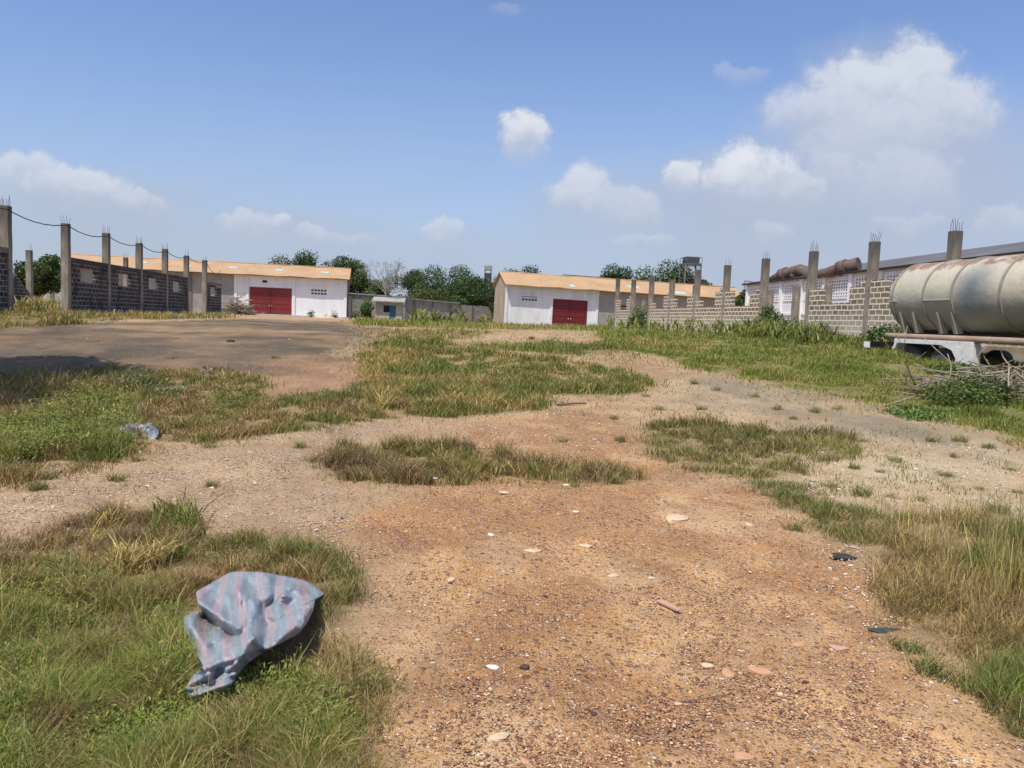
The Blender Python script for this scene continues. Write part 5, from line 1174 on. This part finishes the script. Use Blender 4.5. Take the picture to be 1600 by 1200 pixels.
# ---------------------------------------------------------------- tank trailer
def trailer():
    ay = lambda y: 12.22-.135*(y-20); ang = math.atan2(1, -.135)        # local x away from the camera, +y towards the yard (left in view)
    y0 = 12.0; L_ = 10.4; root = empty('tank_trailer', (ay(y0), y0, 0), ang, 'rusty beige tank trailer parked by the block wall at right', 'trailer')
    R_ = 1.0; zc = ZE+1.13; ye = L_
    n = NT('chalky_beige_tank'); a = n.noise(.9, 7, .7); col = n.mix(n.ramp(a, [(.35, 0.), (.65, 1.)]), (.54,.475,.335), (.42,.40,.32))
    sp = n.N.new('ShaderNodeSeparateXYZ'); n.L.new(n.tc.outputs['Object'], sp.inputs[0])
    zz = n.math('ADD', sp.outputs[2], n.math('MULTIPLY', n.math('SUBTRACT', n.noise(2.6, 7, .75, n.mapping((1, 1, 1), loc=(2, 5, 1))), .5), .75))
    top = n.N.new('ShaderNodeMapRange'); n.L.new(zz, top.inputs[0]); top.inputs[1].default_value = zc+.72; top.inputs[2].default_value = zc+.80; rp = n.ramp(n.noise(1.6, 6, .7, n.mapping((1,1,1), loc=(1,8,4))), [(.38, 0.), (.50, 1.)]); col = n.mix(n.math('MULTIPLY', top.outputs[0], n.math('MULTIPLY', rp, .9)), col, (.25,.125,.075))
    low = n.N.new('ShaderNodeMapRange'); n.L.new(zz, low.inputs[0]); low.inputs[1].default_value = zc+.15; low.inputs[2].default_value = zc-.5; col = n.mix(n.math('MULTIPLY', low.outputs[0], .7), col, (.20,.195,.17))  # lower half tinted darker: underside shading put into the tank colour
    sp2 = n.ramp(n.noise(3.5, 6, .7, n.mapping((1,1,1), loc=(7,7,1))), [(.66, 0.), (.72, 1.)]); col = n.mix(n.math('MULTIPLY', sp2, .75), col, (.42,.19,.07))
    stk = n.ramp(n.noise(6, 5, .7, n.mapping((1.2, 1, .12))), [(.52, 0.), (.7, 1.)]); col = n.mix(n.math('MULTIPLY', stk, .35), col, (.27,.22,.15))
    # scorched blue-grey patch on the yard side
    vd = n.N.new('ShaderNodeVectorMath'); vd.operation = 'DISTANCE'; n.L.new(n.tc.outputs['Object'], vd.inputs[0]); vd.inputs[1].default_value = (7.25, .92, zc+.1)
    pt = n.N.new('ShaderNodeMapRange'); n.L.new(n.math('ADD', vd.outputs['Value'], n.math('MULTIPLY', n.noise(3, 4, .6), .25)), pt.inputs[0]); pt.inputs[1].default_value = .95; pt.inputs[2].default_value = .25; col = n.mix(n.math('MULTIPLY', pt.outputs[0], .85), col, (.115,.135,.15))
    n.bump(n.noise(3, 5, .6), .05, .5); mt = n.done(col, .55, .35)
    mb = MB(); pts = []; rad = []
    for t in np.linspace(0, PI/2, 9)[:-1]: pts.append((-.32+.32*math.sin(t) if False else .32*math.sin(t)-.32, 0, zc)); rad.append(max(.02, R_*math.sin(t+.03)**.55 if t > 0 else .02))
    pts = [(p[0]*1.0, 0, zc) for p in pts]
    front = [(0-.34*math.cos(t), 0, zc) for t in np.linspace(0, PI/2, 9)]; fr = [max(.02, R_*math.sin(t)**.62) for t in np.linspace(0, PI/2, 9)]
    back = [(ye+.34*math.sin(t), 0, zc) for t in np.linspace(0, PI/2, 9)]; br = [max(.02, R_*math.cos(t)**.62) for t in np.linspace(0, PI/2, 9)]
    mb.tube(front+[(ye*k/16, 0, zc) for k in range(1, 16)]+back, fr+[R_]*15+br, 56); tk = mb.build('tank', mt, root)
    m_band = m_mottle('greyed_tank_band', (.34,.31,.24), (.26,.235,.19), 4, .7, .002)
    for x in (ye-.08, ye-1.42, ye-2.52, ye-4.15, ye-5.6, ye-7.2, ye-8.8):
        mb = MB(); mb.tube([(x-.035, 0, zc), (x+.035, 0, zc)], R_+.03, 56, False); mb.tube([(x-.036, 0, zc), (x-.035, 0, zc)], [R_-.01, R_+.03], 56, False); mb.tube([(x+.035, 0, zc), (x+.036, 0, zc)], [R_+.03, R_-.01], 56, False); mb.build('tank_band', m_band, tk)
    for x in (ye-.35, ye-1.9, ye-2.45, ye-.9 , ye-5.2):
        for s in (-1, 1):
            mb = MB()
            mb.add([(x-.05, s*(R_*.86), zc-.45), (x+.05, s*(R_*.86), zc-.45), (x+.05, s*.55, zc-1.0), (x-.05, s*.55, zc-1.0), (x-.05, s*(R_*.97), zc-.45), (x+.05, s*(R_*.97), zc-.45), (x+.05, s*.75, zc-1.02), (x-.05, s*.75, zc-1.02)], [(0,1,2,3),(7,6,5,4),(4,5,1,0),(5,6,2,1),(6,7,3,2),(7,4,0,3)])
            mb.build('saddle_bracket', mt, root)
    mb = MB()
    for a_, b_ in ((ye-.3, ye+.1), (ye-2.5, ye-1.45)): mb.box(a_, b_, R_*.995, R_*1.02, zc-.14, zc-.11)
    mb.build('side_rail', M_CREAM, tk)
    for s in (-1, 1): mb = MB(); mb.box(-.2, ye-.1, s*.42-.06, s*.42+.06, zc-1.22, zc-1.0); mb.build('chassis_beam', M_BLACK, root)
    mb = MB(); mb.tube([(-.4, R_*.93, zc-1.16), (ye-.2, R_*.93, zc-1.13), (ye+.15, R_*.93, zc-1.12)], .085, 16); mb.build('hose_tube', m_mottle('pinkish_brown_pipe', (.40,.29,.21), (.30,.21,.15), 3, .6, 0), root)
    # white fender frame over the rear wheels
    zf = zc-1.20; xa, xb = ye-.35, ye-3.45; yf0, yf1 = .68, 1.02
    mb = MB(); mb.box(xb, xa, yf0, yf1, zf-.12, zf); 
    mb.add([(xa-.02, yf0, zf-.12), (xa-.14, yf0, zf-.12), (xa+.22, yf0, zf-.85), (xa+.34, yf0, zf-.85), (xa-.02, yf1, zf-.12), (xa-.14, yf1, zf-.12), (xa+.22, yf1, zf-.85), (xa+.34, yf1, zf-.85)], [(0,1,2,3),(7,6,5,4),(4,5,1,0),(5,6,2,1),(6,7,3,2),(7,4,0,3)])
    x1, x2 = xb, xb+.92
    prof = [(x1, zf-.12), (x1, zf-1.0), (x1+.50, zf-.93), (x1+.60, zf-.72), (x1+.56, zf-.45), (x1+.72, zf-.25), (x2+.2, zf-.12)]
    k = len(prof); vs = [(x, yf0+.1, z) for x, z in prof]+[(x, yf1+.003, z) for x, z in prof]; mb.add(vs, [tuple(range(k)), tuple(reversed(range(k, 2*k)))]+[(i, i+k, (i+1) % k+k, (i+1) % k) for i in range(k)])
    wm = m_mottle('chipped_white_fender', (.88,.85,.78), (.74,.70,.62), 2.5, .6, .002, False, .3, 20, (.38,.24,.12)); mb.build('fender', wm, root, .01)
    for s in (-1, 1):
        for x in (ye-.95, ye-2.2):
            mb = MB(); ys = s*.78; r_w = .42; cz = .87
            mb.tube([(x, ys-.14, cz), (x, ys-.13, cz), (x, ys+.13, cz), (x, ys+.14, cz)], [r_w-.04, r_w, r_w, r_w-.04], 28); w = mb.build('wheel', m_mottle('worn_tyre', (.05,.048,.045), (.10,.095,.085), 3, .9, .01), root)
            mb = MB(); mb.tube([(x, ys-.145, cz), (x, ys+.145, cz)], .24, 20); mb.tube([(x, ys-.19, cz), (x, ys+.19, cz)], .09, 12); mb.build('rim', M_STEEL, w)
        mb = MB(); x = ye-1.6
    for xx in (ye-.95, ye-2.2): mb = MB(); mb.tube([(xx, -.8, .87), (xx, .8, .87)], .06, 10); mb.build('axle', M_BLACK, root)
    mb = MB(); mb.box(ye+.28, ye+.46, -.9, 1.35, zc-1.60, zc-1.30); bu = mb.build('rear_bumper', M_BLACK, root, .01); mb = MB(); mb.box(ye+.27, ye+.47, 1.35, 1.42, zc-1.50, zc-1.32); mb.build('marker_light', M_WHITE, bu)
    for x in (1.2,):
        mb = MB(); mb.box(x, x+.12, .5, .62, zt(13.5, 13)-.02, zc-1.0); mb.box(x-.1, x+.22, .42, .7, zt(13.5, 13)-.02, zt(13.5, 13)+.05); mb.build('landing_leg', M_STEEL, root); mb = MB(); mb.box(x, x+.12, -.62, -.5, zt(13.5, 13)-.02, zc-1.0); mb.build('landing_leg', M_STEEL, root)
trailer()
